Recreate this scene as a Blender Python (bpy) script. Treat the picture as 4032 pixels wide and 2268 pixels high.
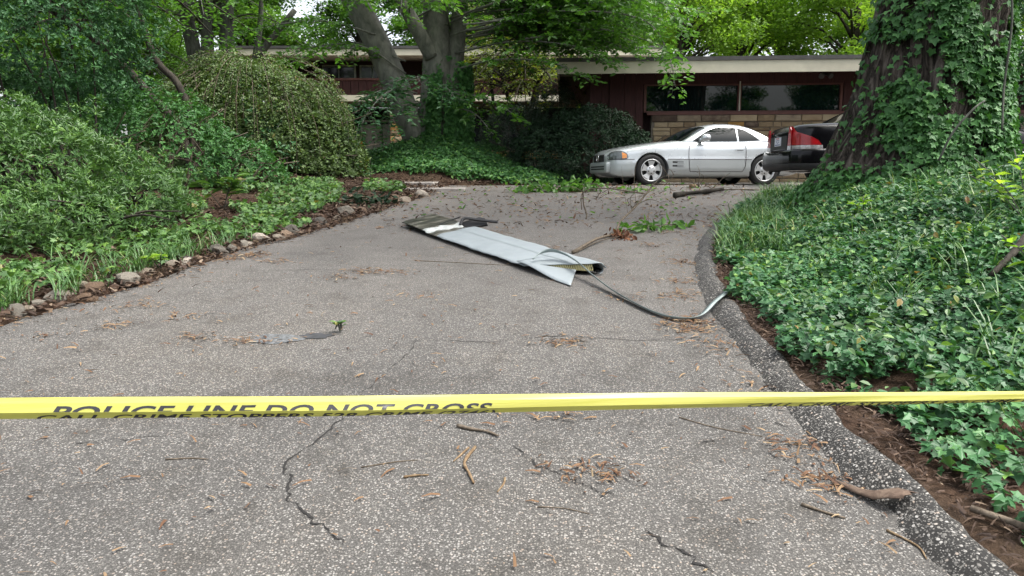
import bpy, bmesh, math, random
import numpy as np
from mathutils import Vector, Matrix, noise
R = math.radians
rng = np.random.default_rng(7); random.seed(7)
scn = bpy.context.scene
for o in list(bpy.data.objects): bpy.data.objects.remove(o)
col = scn.collection

# ------------------------------------------------------------------ camera, sky, sun, exposure
cam = bpy.data.cameras.new('camera'); cam.sensor_width = 36; cam.lens = 25.99
cam.clip_start = 0.05; cam.clip_end = 600
camo = bpy.data.objects.new('camera', cam); col.objects.link(camo)
camo.location = (0, 0, 1.55); camo.rotation_euler = (R(90 - 8.4), 0, 0)
scn.camera = camo
SUN_EL, SUN_AZ = 62, 105          # azimuth measured clockwise from +Y (ahead of the camera)
world = bpy.data.worlds.new('World'); scn.world = world; world.use_nodes = True
wn = world.node_tree.nodes; wl = world.node_tree.links; wn.clear()
wo = wn.new('ShaderNodeOutputWorld'); bg = wn.new('ShaderNodeBackground')
sky = wn.new('ShaderNodeTexSky'); sky.sky_type = 'NISHITA'; sky.sun_disc = False
sky.sun_elevation = R(SUN_EL); sky.sun_rotation = R(SUN_AZ)
sky.air_density = 1.0; sky.dust_density = 5.0; sky.ozone_density = 1.0
hs = wn.new('ShaderNodeHueSaturation'); hs.inputs['Saturation'].default_value = 0.35   # thin overcast: hazy white sky
wl.new(sky.outputs[0], hs.inputs['Color']); wl.new(hs.outputs[0], bg.inputs[0]); bg.inputs[1].default_value = 0.15
wl.new(bg.outputs[0], wo.inputs[0])
sl = bpy.data.lights.new('sun', 'SUN'); sl.energy = 1.5; sl.angle = R(25); sl.color = (1, .96, .9)
so = bpy.data.objects.new('sun', sl); col.objects.link(so)
sd = Vector((math.sin(R(SUN_AZ)) * math.cos(R(SUN_EL)), math.cos(R(SUN_AZ)) * math.cos(R(SUN_EL)), math.sin(R(SUN_EL))))
so.rotation_euler = sd.to_track_quat('Z', 'Y').to_euler(); so.location = (0, 0, 30)
vs = scn.view_settings; vs.view_transform = 'Standard'; vs.look = 'None'; vs.gamma = 1; vs.use_curve_mapping = False
vs.exposure = 1.5
scn.cycles.max_bounces = 6; scn.cycles.diffuse_bounces = 3; scn.cycles.glossy_bounces = 3
scn.cycles.transmission_bounces = 3; scn.cycles.transparent_max_bounces = 6
scn.cycles.caustics_reflective = False; scn.cycles.caustics_refractive = False

# ------------------------------------------------------------------ helpers: materials
MAT = {}
class NT:
    def __init__(s, name):
        m = bpy.data.materials.new(name); m.use_nodes = True; s.m = m; s.t = m.node_tree; s.t.nodes.clear(); MAT[name] = m
        s.out = s.t.nodes.new('ShaderNodeOutputMaterial')
    def n(s, typ, **kw):
        nd = s.t.nodes.new('ShaderNode' + typ)
        for k, v in kw.items():
            if k.startswith('i_'):
                key = k[2:]; key = int(key) if key.isdigit() else key.replace('_', ' ')
                nd.inputs[key].default_value = v
            else: setattr(nd, k, v)
        return nd
    def l(s, a, b): s.t.links.new(a, b)
    def ramp(s, fac, stops, interp='LINEAR'):
        r = s.n('ValToRGB'); cr = r.color_ramp; cr.interpolation = interp
        while len(cr.elements) < len(stops): cr.elements.new(.5)
        for e, (p, c) in zip(cr.elements, stops):
            e.position = p; e.color = (c[0], c[1], c[2], 1) if not isinstance(c, (int, float)) else (c, c, c, 1)
        if fac is not None: s.l(fac, r.inputs[0])
        return r.outputs[0]
    def coord(s, scale=(1, 1, 1), which='Object'):
        tc = s.n('TexCoord'); mp = s.n('Mapping'); mp.inputs['Scale'].default_value = scale
        s.l(tc.outputs[which], mp.inputs[0]); return mp.outputs[0]
    def noise(s, vec, scale, detail=4, rough=.55, dist=0):
        nd = s.n('TexNoise', i_Scale=scale, i_Detail=detail, i_Roughness=rough, i_Distortion=dist)
        if vec is not None: s.l(vec, nd.inputs['Vector'])
        return nd.outputs['Fac']
    def mix(s, fac, a, b, mode='MIX'):
        m = s.n('Mix', data_type='RGBA', blend_type=mode)
        for sock, v in ((m.inputs[0], fac), (m.inputs[6], a), (m.inputs[7], b)):
            if hasattr(v, 'links'): s.l(v, sock)
            else: sock.default_value = v if isinstance(v, (int, float)) else (v[0], v[1], v[2], 1)
        return m.outputs[2]
    def math(s, op, a, b=None, clamp=False):
        m = s.n('Math', operation=op, use_clamp=clamp)
        for i, v in enumerate((a, b)):
            if v is None: continue
            if hasattr(v, 'links'): s.l(v, m.inputs[i])
            else: m.inputs[i].default_value = v
        return m.outputs[0]
    def bump(s, h, strength=.5, dist=.01):
        b = s.n('Bump', i_Strength=strength, i_Distance=dist); s.l(h, b.inputs['Height']); return b.outputs[0]
    def bsdf(s, color, rough=.6, metal=0, spec=.5, normal=None, coat=0, **kw):
        b = s.n('BsdfPrincipled')
        for key, v in (('Base Color', color), ('Roughness', rough), ('Metallic', metal), ('Specular IOR Level', spec), ('Coat Weight', coat)):
            if hasattr(v, 'links'): s.l(v, b.inputs[key])
            else: b.inputs[key].default_value = v if isinstance(v, (int, float)) else (v[0], v[1], v[2], 1)
        if normal is not None: s.l(normal, b.inputs['Normal'])
        for k, v in kw.items(): b.inputs[k.replace('_', ' ')].default_value = v
        return b.outputs[0]
    def done(s, sh): s.l(sh, s.out.inputs[0]); return s.m

def simple(name, c, rough=.6, metal=0, spec=.5, coat=0, var=.12, nscale=8, bump=0, **kw):
    t = NT(name); v = t.coord(); nz = t.noise(v, nscale, 5, .6)
    a = tuple(x * (1 - var) for x in c); b = tuple(min(1, x * (1 + var)) for x in c)
    cc = t.ramp(nz, [(.3, a), (.7, b)])
    nm = t.bump(t.noise(v, nscale * 6, 4), bump, .01) if bump else None
    return t.done(t.bsdf(cc, rough, metal, spec, nm, coat, **kw))

def leafmat(name, stops, rough=.45, trans=.3, spec=.5, tcol=(1.25, 1.3, .6)):
    t = NT(name); at = t.n('Attribute', attribute_name='rnd'); c = t.ramp(at.outputs['Fac'], stops)
    b = t.bsdf(c, rough, 0, spec)
    tr = t.n('BsdfTranslucent'); t.l(t.mix(1.0, c, tcol, 'MULTIPLY'), tr.inputs[0])
    mx = t.n('MixShader'); mx.inputs[0].default_value = trans
    t.l(b, mx.inputs[1]); t.l(tr.outputs[0], mx.inputs[2]); return t.done(mx.outputs[0])

# ------------------------------------------------------------------ helpers: objects
def link(o, parent=None):
    col.objects.link(o)
    if parent is not None: o.parent = parent
    return o
def tag(o, label=None, cat=None, group=None, kind=None):
    if label: o['label'] = label
    if cat: o['category'] = cat
    if group: o['group'] = group
    if kind: o['kind'] = kind
    return o
def empty(name, loc=(0, 0, 0), rz=0):
    o = bpy.data.objects.new(name, None); link(o); o.location = loc; o.rotation_euler = (0, 0, rz); o.empty_display_size = .1; return o
def mk(name, verts, faces, mat, parent=None, smooth=False, attrs=None):
    """numpy/py lists -> one mesh object; faces: list of lists or (N,k) array"""
    me = bpy.data.meshes.new(name)
    verts = np.asarray(verts, dtype=np.float32).reshape(-1, 3)
    if isinstance(faces, np.ndarray):
        k = faces.shape[1]; tot = np.full(len(faces), k, np.int32); idx = faces.astype(np.int32).ravel()
    else:
        tot = np.array([len(f) for f in faces], np.int32); idx = np.array([i for f in faces for i in f], np.int32)
    me.vertices.add(len(verts)); me.vertices.foreach_set('co', verts.ravel())
    me.loops.add(len(idx)); me.loops.foreach_set('vertex_index', idx)
    me.polygons.add(len(tot)); st = np.concatenate([[0], np.cumsum(tot)[:-1]]).astype(np.int32)
    me.polygons.foreach_set('loop_start', st); me.polygons.foreach_set('loop_total', tot)
    me.update(calc_edges=True)
    me.polygons.foreach_set('use_smooth', np.full(len(tot), bool(smooth)))
    if attrs:
        for nme, arr in attrs.items():
            a = me.attributes.new(nme, 'FLOAT', 'POINT'); a.data.foreach_set('value', np.asarray(arr, np.float32))
    me.validate()
    if mat is not None: me.materials.append(MAT[mat] if isinstance(mat, str) else mat)
    return link(bpy.data.objects.new(name, me), parent)
class MB:
    def __init__(s): s.v = []; s.f = []
    def add(s, v, f):
        b = len(s.v); s.v += [tuple(p) for p in v]; s.f += [[i + b for i in q] for q in f]
    def box(s, x0, x1, y0, y1, z0, z1):
        s.add([(x0, y0, z0), (x1, y0, z0), (x1, y1, z0), (x0, y1, z0), (x0, y0, z1), (x1, y0, z1), (x1, y1, z1), (x0, y1, z1)],
              [[0, 3, 2, 1], [4, 5, 6, 7], [0, 1, 5, 4], [1, 2, 6, 5], [2, 3, 7, 6], [3, 0, 4, 7]])
    def tube(s, pts, rad, n=7, cap=True):
        pts = [Vector(p) for p in pts]; m = len(pts)
        if isinstance(rad, (int, float)): rad = [rad] * m
        up = Vector((0, 0, 1)); rings = []; ref = None
        for i, p in enumerate(pts):
            d = (pts[min(i + 1, m - 1)] - pts[max(i - 1, 0)]).normalized()
            if ref is None: ref = up if abs(d.z) < .9 else Vector((1, 0, 0))
            a = d.cross(ref)
            if a.length < 1e-4: a = d.cross(Vector((1, .3, 0)))
            a.normalize(); b = d.cross(a).normalized(); ref = b.cross(d) * -1 if False else ref
            rings.append([p + (a * math.cos(6.2832 * k / n) + b * math.sin(6.2832 * k / n)) * rad[i] for k in range(n)])
        v = [q for r in rings for q in r]; f = []
        for i in range(m - 1):
            for k in range(n):
                f.append([i * n + k, i * n + (k + 1) % n, (i + 1) * n + (k + 1) % n, (i + 1) * n + k])
        if cap: f.append(list(range(n))[::-1]); f.append([(m - 1) * n + k for k in range(n)])
        s.add(v, f)
    def lathe(s, prof, n=24, axis='y', c=(0, 0, 0)):
        v = []; f = []
        for (a, r) in prof:
            for k in range(n):
                t = 6.28318 * k / n
                if axis == 'y': v.append((c[0] + r * math.cos(t), c[1] + a, c[2] + r * math.sin(t)))
                else: v.append((c[0] + r * math.cos(t), c[1] + r * math.sin(t), c[2] + a))
        for i in range(len(prof) - 1):
            for k in range(n): f.append([i * n + k, i * n + (k + 1) % n, (i + 1) * n + (k + 1) % n, (i + 1) * n + k])
        s.add(v, f)
    def build(s, name, mat, parent=None, smooth=False): return mk(name, s.v, s.f, mat, parent, smooth)
def box(name, mat, parent, x0, x1, y0, y1, z0, z1, bev=0):
    m = MB(); m.box(x0, x1, y0, y1, z0, z1); o = m.build(name, mat, parent)
    if bev:
        b = o.modifiers.new('b', 'BEVEL'); b.width = bev; b.segments = 2
    return o
def grid(f, us, vs_, name, mat, parent=None, smooth=True, flip=False):
    v = [f(u, w) for u in us for w in vs_]; n = len(vs_); fa = []
    for i in range(len(us) - 1):
        for j in range(n - 1):
            q = [i * n + j, (i + 1) * n + j, (i + 1) * n + j + 1, i * n + j + 1]; fa.append(q[::-1] if flip else q)
    return mk(name, v, fa, mat, parent, smooth)
def ss(a, b, x):
    t = np.clip((x - a) / (b - a), 0, 1); return t * t * (3 - 2 * t)
def crom(pts, n=8):
    P = [Vector(p) for p in pts]; P = [P[0] * 2 - P[1]] + P + [P[-1] * 2 - P[-2]]; out = []
    for i in range(1, len(P) - 2):
        for k in range(n):
            t = k / n; a, b, c, d = P[i - 1:i + 3]
            out.append(.5 * ((2 * b) + (c - a) * t + (2 * a - 5 * b + 4 * c - d) * t * t + (3 * b - a - 3 * c + d) * t ** 3))
    out.append(P[-2]); return out

# ------------------------------------------------------------------ leaves
def tmpl(kind):
    if kind == 'dia': return [(0, 0, 0), (.27, .45, .07), (0, 1, -.06), (-.27, .45, .07)], [[0, 1, 2], [0, 2, 3]]
    if kind == 'narrow': return [(0, 0, 0), (.15, .5, .05), (0, 1, -.08), (-.15, .5, .05)], [[0, 1, 2], [0, 2, 3]]
    if kind == 'oval': return [(0, 0, 0), (.24, .28, .06), (.25, .6, .05), (0, 1, -.12), (-.25, .6, .05), (-.24, .28, .06)], [[0, 1, 2, 3], [0, 3, 4, 5]]
    if kind == 'ivy':
        h = [(.34, -.06, .03), (.36, .22, .05), (.56, .42, .02), (.24, .58, .05)]
        return [(0, .06, 0)] + h + [(0, 1, -.08)] + [(-x, y, z) for x, y, z in h[::-1]], [[0, 1, 2, 3, 4, 5], [0, 5, 6, 7, 8, 9]]
    if kind == 'holly': return [(0, 0, 0), (.2, .2, .1), (.14, .45, -.03), (.26, .6, .12), (0, 1, -.12), (-.26, .6, .12), (-.14, .45, -.03), (-.2, .2, .1)], [[0, 1, 2, 3, 4], [0, 4, 5, 6, 7]]
    if kind == 'sliver': return [(-.5, 0, 0), (.5, 0, .04), (.42, .5, .12), (-.42, .5, .08), (.1, 1, .02), (-.1, 1, 0)], [[0, 1, 2, 3], [3, 2, 4, 5]]
    if kind == 'blade': return [(-.5, 0, 0), (.5, 0, 0), (.45, .45, 0), (-.45, .45, 0), (.3, .8, -.12), (-.3, .8, -.12), (0, 1.05, -.34)], [[0, 1, 2, 3], [3, 2, 4, 5], [5, 4, 6]]
def unit(a): return a / np.maximum(np.linalg.norm(a, axis=1, keepdims=True), 1e-6)
def leaves(name, P, N, D, size, kind, mat, parent=None, width=None, rnd=None, smooth=False):
    """P positions, N leaf normals, D leaf direction (base to tip)"""
    P = np.asarray(P, float); M = len(P); N = unit(np.asarray(N, float)); D = np.asarray(D, float)
    D = unit(D - N * np.sum(D * N, 1, keepdims=True)); T = np.cross(D, N)
    size = np.broadcast_to(np.asarray(size, float), (M,)); w = size if width is None else np.broadcast_to(np.asarray(width, float), (M,))
    tv, tf = tmpl(kind); tv = np.array(tv); k = len(tv)
    V = (P[:, None] + T[:, None] * (tv[None, :, 0:1] * w[:, None, None]) + D[:, None] * (tv[None, :, 1:2] * size[:, None, None])
         + N[:, None] * (tv[None, :, 2:3] * size[:, None, None])).reshape(-1, 3)
    if len({len(q) for q in tf}) == 1:
        F = (np.arange(M)[:, None, None] * k + np.array(tf)[None]).reshape(-1, len(tf[0]))
    else:
        F = [[i * k + j for j in q] for i in range(M) for q in tf]
    if rnd is None: rnd = rng.random(M)
    return mk(name, V, F, mat, parent, smooth, {'rnd': np.repeat(np.clip(rnd, 0, 1), k)})
def rdir(M): return unit(rng.normal(size=(M, 3)))
def jit(N, s): return unit(N + rng.normal(size=N.shape) * s)

# ------------------------------------------------------------------ materials
def m_asphalt(name, scale=70, dark=.035, lite=.42, cover=.5, tan=(.19, .17, .15)):
    t = NT(name); v = t.coord()
    warp = t.n('TexNoise', i_Scale=30.0, i_Detail=2.0); t.l(v, warp.inputs['Vector'])
    vv = t.n('VectorMath', operation='ADD'); sc_ = t.n('VectorMath', operation='SCALE'); sc_.inputs['Scale'].default_value = .012
    t.l(warp.outputs['Color'], sc_.inputs[0]); t.l(v, vv.inputs[0]); t.l(sc_.outputs[0], vv.inputs[1])
    cols = []
    def layer(s, thr, lo, hi):
        vo = t.n('TexVoronoi', feature='F1', i_Scale=s); t.l(vv.outputs[0], vo.inputs['Vector'])
        sep = t.n('SeparateColor'); t.l(vo.outputs['Color'], sep.inputs[0])
        shape = t.ramp(vo.outputs['Distance'], [(lo, 1), (hi, 0)])
        pick = t.ramp(sep.outputs[0], [(thr, 0), (thr + .06, 1)])
        return t.math('MULTIPLY', shape, pick), sep.outputs[1], vo.outputs['Distance']
    m1, r1, d1 = layer(scale, 1 - cover, .34, .5)
    m2, r2, d2 = layer(scale * 1.9, .42, .36, .5)
    base = t.ramp(t.noise(v, 160, 3), [(.35, (dark, dark * .97, dark * .93)), (.7, (dark * 2.6, dark * 2.5, dark * 2.35))])
    st1 = t.ramp(r1, [(0, (.07, .068, .065)), (.45, (lite * .62, lite * .6, lite * .56)), (.8, (lite, lite * .98, lite * .94)), (1, (lite * .85, lite * .7, lite * .58))])
    st2 = t.ramp(r2, [(0, (.05, .05, .048)), (1, (lite * .7, lite * .68, lite * .64))])
    c = t.mix(m2, base, st2); c = t.mix(m1, c, st1)
    patch = t.noise(v, .55, 5, .6); fine = t.noise(v, 3.2, 5, .65)
    c = t.mix(1.0, c, t.ramp(patch, [(.3, (.70, .69, .68)), (.5, (1, .985, .96)), (.75, (1.14, 1.09, 1.02))]), 'MULTIPLY')
    c = t.mix(1.0, c, t.ramp(fine, [(.25, (.62, .6, .57)), (.5, (1, 1, 1))]), 'MULTIPLY')
    # grit and dust worked into the surface towards the top of the drive
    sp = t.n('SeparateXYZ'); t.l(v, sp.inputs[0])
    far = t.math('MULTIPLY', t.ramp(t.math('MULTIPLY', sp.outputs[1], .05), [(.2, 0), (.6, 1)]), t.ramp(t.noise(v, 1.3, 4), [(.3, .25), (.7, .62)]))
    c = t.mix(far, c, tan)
    h = t.math('ADD', m1, t.math('MULTIPLY', m2, .5))
    nm = t.bump(h, .55, .006)
    return t.done(t.bsdf(c, .82, 0, .35, nm))
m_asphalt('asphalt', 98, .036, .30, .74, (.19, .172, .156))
m_asphalt('kerb_asphalt', 70, .012, .36, .46, (.07, .07, .07))
def m_soil():
    t = NT('soil'); v = t.coord()
    c = t.ramp(t.noise(v, 9, 6, .7), [(.28, (.018, .010, .007)), (.5, (.048, .026, .016)), (.72, (.095, .053, .033))])
    c = t.mix(t.ramp(t.noise(v, 1.2, 3), [(.4, 0), (.65, .7)]), c, (.075, .052, .034))
    return t.done(t.bsdf(c, .95, 0, .2, t.bump(t.noise(v, 28, 6, .7), .9, .04)))
m_soil()
simple('concrete', (.33, .30, .27), .9, var=.22, nscale=5, bump=.3)
simple('crack_fill', (.012, .011, .01), .95, var=.3)
simple('oil_stain', (.03, .031, .033), .7, var=.5, nscale=20)
simple('crushed_patch', (.1, .106, .108), .9, var=.8, nscale=45)
def m_bark(name, c1, c2, c3, sc, zs, bump, dist=.02):
    t = NT(name); v = t.coord((sc, sc, sc * zs)); n1 = t.noise(v, 3, 8, .65, .4); n2 = t.noise(t.coord(), 1.1, 4)
    c = t.ramp(n1, [(.3, c1), (.5, c2), (.72, c3)]); c = t.mix(1.0, c, t.ramp(n2, [(.3, (.75, .78, .75)), (.7, (1.12, 1.1, 1.05))]), 'MULTIPLY')
    return t.done(t.bsdf(c, .9, 0, .25, t.bump(n1, bump, dist)))
m_bark('beech_bark', (.075, .078, .07), (.155, .155, .14), (.24, .235, .21), 2.2, .5, .35)
def m_oak():
    t = NT('oak_bark'); v = t.coord((7, 7, 1.3)); n1 = t.noise(v, 1.0, 5, .6, .6); rg = t.math('MULTIPLY', t.math('ABSOLUTE', t.math('SUBTRACT', n1, .5)), 4, True); n2 = t.noise(t.coord((22, 22, 6)), 1, 5, .65)
    h = t.math('ADD', rg, t.math('MULTIPLY', n2, .5))
    c = t.ramp(h, [(.2, (.012, .010, .008)), (.42, (.05, .041, .034)), (.7, (.105, .088, .074)), (1, (.17, .145, .125))])
    return t.done(t.bsdf(c, .95, 0, .2, t.bump(h, 1.0, .05)))
m_oak()
m_bark('dark_bark', (.014, .012, .01), (.04, .034, .028), (.075, .066, .055), 6, .3, .6)
m_bark('grey_bark', (.04, .042, .036), (.085, .088, .076), (.14, .14, .12), 4, .3, .5)
m_bark('dry_twig', (.06, .046, .035), (.13, .104, .08), (.22, .182, .145), 12, .4, .5)
m_bark('peeled_wood', (.09, .056, .032), (.18, .125, .075), (.28, .215, .14), 12, .3, .4)
leafmat('ivy_leaf', [(0, (0.023, 0.075, 0.028)), (0.35, (0.041, 0.128, 0.047)), (0.7, (0.065, 0.184, 0.062)), (0.9, (0.101, 0.241, 0.069)), (1, (0.173, 0.334, 0.069))], .46, .22, .4, (1.15, 1.2, .6))
leafmat('ivy_dark', [(0, (0.029, 0.09, 0.026)), (0.5, (0.055, 0.156, 0.042)), (0.88, (0.088, 0.222, 0.055)), (1, (0.156, 0.288, 0.06))], .52, .22, .32)
leafmat('azalea_leaf', [(0, (0.035, 0.083, 0.026)), (0.4, (0.065, 0.144, 0.037)), (0.75, (0.104, 0.211, 0.047)), (0.93, (0.167, 0.295, 0.059)), (1, (0.232, 0.128, 0.046))], .48, .25)
leafmat('mound_leaf', [(0, (0.047, 0.065, 0.024)), (0.3, (0.068, 0.112, 0.033)), (0.6, (0.101, 0.169, 0.045)), (0.82, (0.149, 0.231, 0.062)), (0.92, (0.23, 0.156, 0.053)), (1, (0.27, 0.117, 0.045))], .5, .25)
leafmat('holly_leaf', [(0, (0.02, 0.061, 0.024)), (0.5, (0.041, 0.115, 0.042)), (0.85, (0.072, 0.189, 0.058)), (1, (0.131, 0.27, 0.066))], .52, .2, .32)
leafmat('rhodo_leaf', [(0, (.006, .018, .008)), (.5, (.012, .034, .014)), (.85, (.024, .056, .022)), (.97, (.035, .075, .03)), (1, (.12, .09, .04))], .5, .1, .3)
leafmat('yew_leaf', [(0, (.006, .02, .008)), (.6, (.012, .04, .014)), (1, (.022, .06, .02))], .6, .1)
leafmat('maple_leaf', [(0, (.05, .085, .014)), (.4, (.095, .14, .018)), (.75, (.16, .2, .02)), (1, (.26, .27, .025))], .5, .4)
leafmat('beech_leaf', [(0, (0.036, 0.096, 0.018)), (0.4, (0.066, 0.168, 0.026)), (0.75, (0.102, 0.24, 0.035)), (1, (0.18, 0.336, 0.05))], .42, .45)
leafmat('beech_low_leaf', [(0, (.03, .085, .038)), (.5, (.052, .14, .06)), (1, (.085, .2, .08))], .5, .3)
leafmat('canopy_leaf', [(0, (0.033, 0.091, 0.014)), (0.4, (0.065, 0.163, 0.022)), (0.8, (0.111, 0.247, 0.026)), (1, (0.182, 0.338, 0.036))], .5, .42)
leafmat('bright_leaf', [(0, (.11, .21, .03)), (.4, (.18, .32, .045)), (.8, (.26, .42, .06)), (1, (.36, .5, .08))], .5, .55)
leafmat('grass_blade', [(0, (0.042, 0.104, 0.028)), (0.5, (0.074, 0.165, 0.045)), (0.9, (0.119, 0.235, 0.069)), (1, (0.276, 0.283, 0.119))], .45, .2)
leafmat('litter_leaf', [(0, (.06, .028, .016)), (.3, (.12, .062, .033)), (.6, (.19, .115, .06)), (.85, (.27, .19, .11)), (1, (.36, .28, .17))], .75, .1, .3, (1, 1, 1))
leafmat('brown_leaf', [(0, (.07, .028, .014)), (.6, (.15, .06, .028)), (1, (.24, .11, .05))], .7, .15, .3, (1, 1, 1))
leafmat('mulch_leaf', [(0, (.026, .016, .012)), (.45, (.066, .041, .028)), (.8, (.13, .088, .06)), (1, (.25, .19, .135))], .8, .1, .3, (1, 1, 1))
simple('cream_trim', (.52, .49, .38), .6, var=.1, nscale=3)
simple('soffit_paint', (.5, .46, .38), .75, var=.1, nscale=2)
simple('roof_edge', (.06, .058, .056), .7, var=.25, nscale=6)
simple('roof_gravel', (.2, .19, .17), .95, var=.3, nscale=30)
def m_siding():
    t = NT('red_siding'); v = t.coord((6, 6, .7)); n = t.noise(v, 5, 6, .6)
    c = t.ramp(n, [(.3, (.032, .011, .011)), (.55, (.055, .018, .018)), (.8, (.078, .028, .026))])
    return t.done(t.bsdf(c, .7, 0, .35, t.bump(n, .3, .005)))
m_siding()
simple('joint_dark', (.025, .01, .01), .9, var=.2)
simple('sill_paint', (.11, .04, .032), .6, var=.15)
simple('mortar', (.16, .14, .115), .95, var=.25, nscale=30, bump=.4)
def m_stone(name, a, b, c3):
    t = NT(name); oi = t.n('ObjectInfo'); v = t.coord()
    off = t.n('VectorMath', operation='ADD'); t.l(v, off.inputs[0])
    cm = t.n('CombineXYZ'); t.l(t.math('MULTIPLY', oi.outputs['Random'], 50), cm.inputs[0]); t.l(cm.outputs[0], off.inputs[1])
    n = t.noise(off.outputs[0], 6, 6, .65)
    c = t.ramp(t.math('ADD', t.math('MULTIPLY', n, .55), t.math('MULTIPLY', oi.outputs['Random'], .45)), [(.25, a), (.5, b), (.72, c3)])
    return t.done(t.bsdf(c, .9, 0, .3, t.bump(t.noise(off.outputs[0], 22, 6, .7), .6, .02)))
m_stone('sandstone', (.15, .10, .06), (.30, .225, .14), (.42, .335, .22))
m_stone('stained_stone', (.04, .026, .022), (.11, .078, .06), (.3, .24, .17))
m_stone('orange_stone', (.22, .12, .04), (.36, .2, .06), (.42, .28, .12))
m_stone('fieldstone_grey', (.06, .055, .047), (.12, .108, .09), (.19, .17, .14))
m_stone('fieldstone_pale', (.15, .12, .09), (.24, .2, .155), (.34, .3, .25))
m_stone('fieldstone_tan', (.1, .065, .042), (.18, .125, .085), (.27, .2, .145))
def m_glass(name, tint=(.012, .018, .016), rough=.02):
    t = NT(name); return t.done(t.bsdf(tint, rough, 0, .28 if name == 'car_glass' else .5))
m_glass('window_glass', (.003, .009, .009)); m_glass('car_glass', (.003, .006, .006), .03); m_glass('dark_glass', (.006, .008, .01), .08)
simple('door_paint', (.17, .165, .13), .6, var=.08)
simple('window_frame_paint', (.3, .33, .3), .6)
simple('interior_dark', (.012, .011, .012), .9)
simple('metal_dark', (.05, .048, .045), .5, metal=.3)
simple('plastic_cream', (.45, .43, .36), .6)
def m_paint(name, c, metal, rough, coat):
    t = NT(name); v = t.coord(); n = t.noise(v, 3, 3)
    return t.done(t.bsdf(t.ramp(n, [(.3, tuple(x * .97 for x in c)), (.7, c)]), t.ramp(t.noise(v, 7, 4), [(.3, rough), (.7, rough + .08)]), metal, .5 if metal else .28, None, coat, Coat_Roughness=.04))
m_paint('silver_paint', (.53, .56, .57), .55, .26, .8)
m_paint('silver_lower', (.47, .5, .5), .45, .36, .4)
m_paint('black_paint', (.004, .004, .005), 0, .12, .0)
simple('black_plastic', (.02, .02, .021), .55, var=.1)
simple('tyre_rubber', (.014, .014, .014), .85, var=.2, nscale=20)
simple('rim_alloy', (.62, .63, .63), .35, metal=.5, var=.05)
simple('wheel_dark', (.012, .012, .012), .8)
simple('chrome', (.7, .7, .7), .12, metal=1, var=.03)
simple('lamp_lens', (.11, .125, .12), .1, metal=.2, coat=.6, var=.35, nscale=14)
simple('amber_lens', (.75, .25, .02), .15, coat=1, var=.1)
simple('red_lens', (.32, .006, .01), .22, coat=.2, var=.35, nscale=12)
simple('clear_lens', (.42, .40, .40), .08, metal=.2, coat=1, var=.5, nscale=16)
simple('plate_white', (.62, .64, .7), .4, var=.05)
simple('plate_blue', (.07, .1, .25), .5)
simple('plate_red', (.45, .06, .05), .5)
simple('headrest', (.03, .03, .03), .7)
def m_panel():
    t = NT('panel_paint'); v = t.coord(); n = t.noise(v, 2.2, 5, .6); f = t.noise(v, 14, 5, .7)
    c = t.ramp(n, [(.3, (.20, .228, .238)), (.55, (.245, .275, .287)), (.75, (.22, .248, .258))])
    c = t.mix(t.ramp(f, [(.66, 0), (.74, .35)]), c, (.165, .18, .185))
    return t.done(t.bsdf(c, .5, 0, .4, t.bump(t.noise(v, 1.8, 3), .12, .05)))
m_panel()
def m_soot():
    t = NT('panel_scorched'); v = t.coord((5, 1.2, 1)); n = t.noise(v, 1.7, 6, .6, .5)
    c = t.ramp(n, [(.3, (.008, .007, .005)), (.46, (.024, .02, .014)), (.54, (.075, .066, .05)), (.61, (.16, .148, .12)), (.67, (.03, .026, .02))])
    return t.done(t.bsdf(c, .3, 0, .6))
m_soot()
simple('panel_white', (.4, .42, .4), .5, var=.2, nscale=15)
simple('panel_black', (.01, .011, .011), .5, var=.3)
def m_honey():
    t = NT('honeycomb'); w = t.n('TexWave', wave_type='BANDS', bands_direction='X', i_Scale=24.0, i_Distortion=1.5); t.l(t.coord(), w.inputs[0])
    return t.done(t.bsdf(t.ramp(w.outputs['Fac'], [(.3, (.14, .12, .05)), (.6, (.36, .33, .16))]), .8))
m_honey()
simple('strip_metal', (.22, .265, .255), .5, metal=.05, var=.2, nscale=5)
def m_tape():
    t = NT('tape_yellow'); v = t.coord(); n = t.noise(t.coord((1.2, 1.2, 30)), 3, 3)
    c = t.ramp(n, [(.3, (.52, .51, .10)), (.7, (.6, .585, .15))])
    b = t.bsdf(c, .3, 0, .5); tr = t.n('BsdfTranslucent'); t.l(c, tr.inputs[0])
    mx = t.n('MixShader'); mx.inputs[0].default_value = .35; t.l(b, mx.inputs[1]); t.l(tr.outputs[0], mx.inputs[2])
    return t.done(mx.outputs[0])
m_tape(); simple('tape_ink', (.018, .018, .022), .35, var=.2)

# ------------------------------------------------------------------ terrain
PY = [-6, 0, 10, 13, 15, 17, 20, 28, 40, 90]; PZ = [-.57, 0, .95, 1.22, 1.39, 1.43, 1.46, 1.75, 2.1, 3.0]
LY = [-6, 2, 5.2, 6.3, 6.9, 7.7, 8.2, 8.9, 10.1, 11.1, 12.4, 14.0, 15.9, 16.2, 16.6, 18, 20.2]
LX = [-6.5, -4.6, -3.72, -3.38, -3.22, -3.1, -2.96, -2.66, -2.32, -2.04, -1.82, -1.5, -1.5, -.5, .9, 1.7, 2.2]
RY = [-6, 1.5, 2.3, 3.2, 4.1, 4.8, 5.6, 6.45, 7.5, 8.6, 9.6, 10.6, 11.6, 12.1, 12.5, 13, 20.2]
RX = [1.8, 1.58, 1.49, 1.44, 1.45, 1.48, 1.53, 1.66, 1.86, 2.18, 2.58, 3.0, 3.55, 4.05, 6, 14, 14]
KW = .2
def XL(Y): return np.interp(Y, LY, LX)
def XR(Y): return np.interp(Y, RY, RX)
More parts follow.
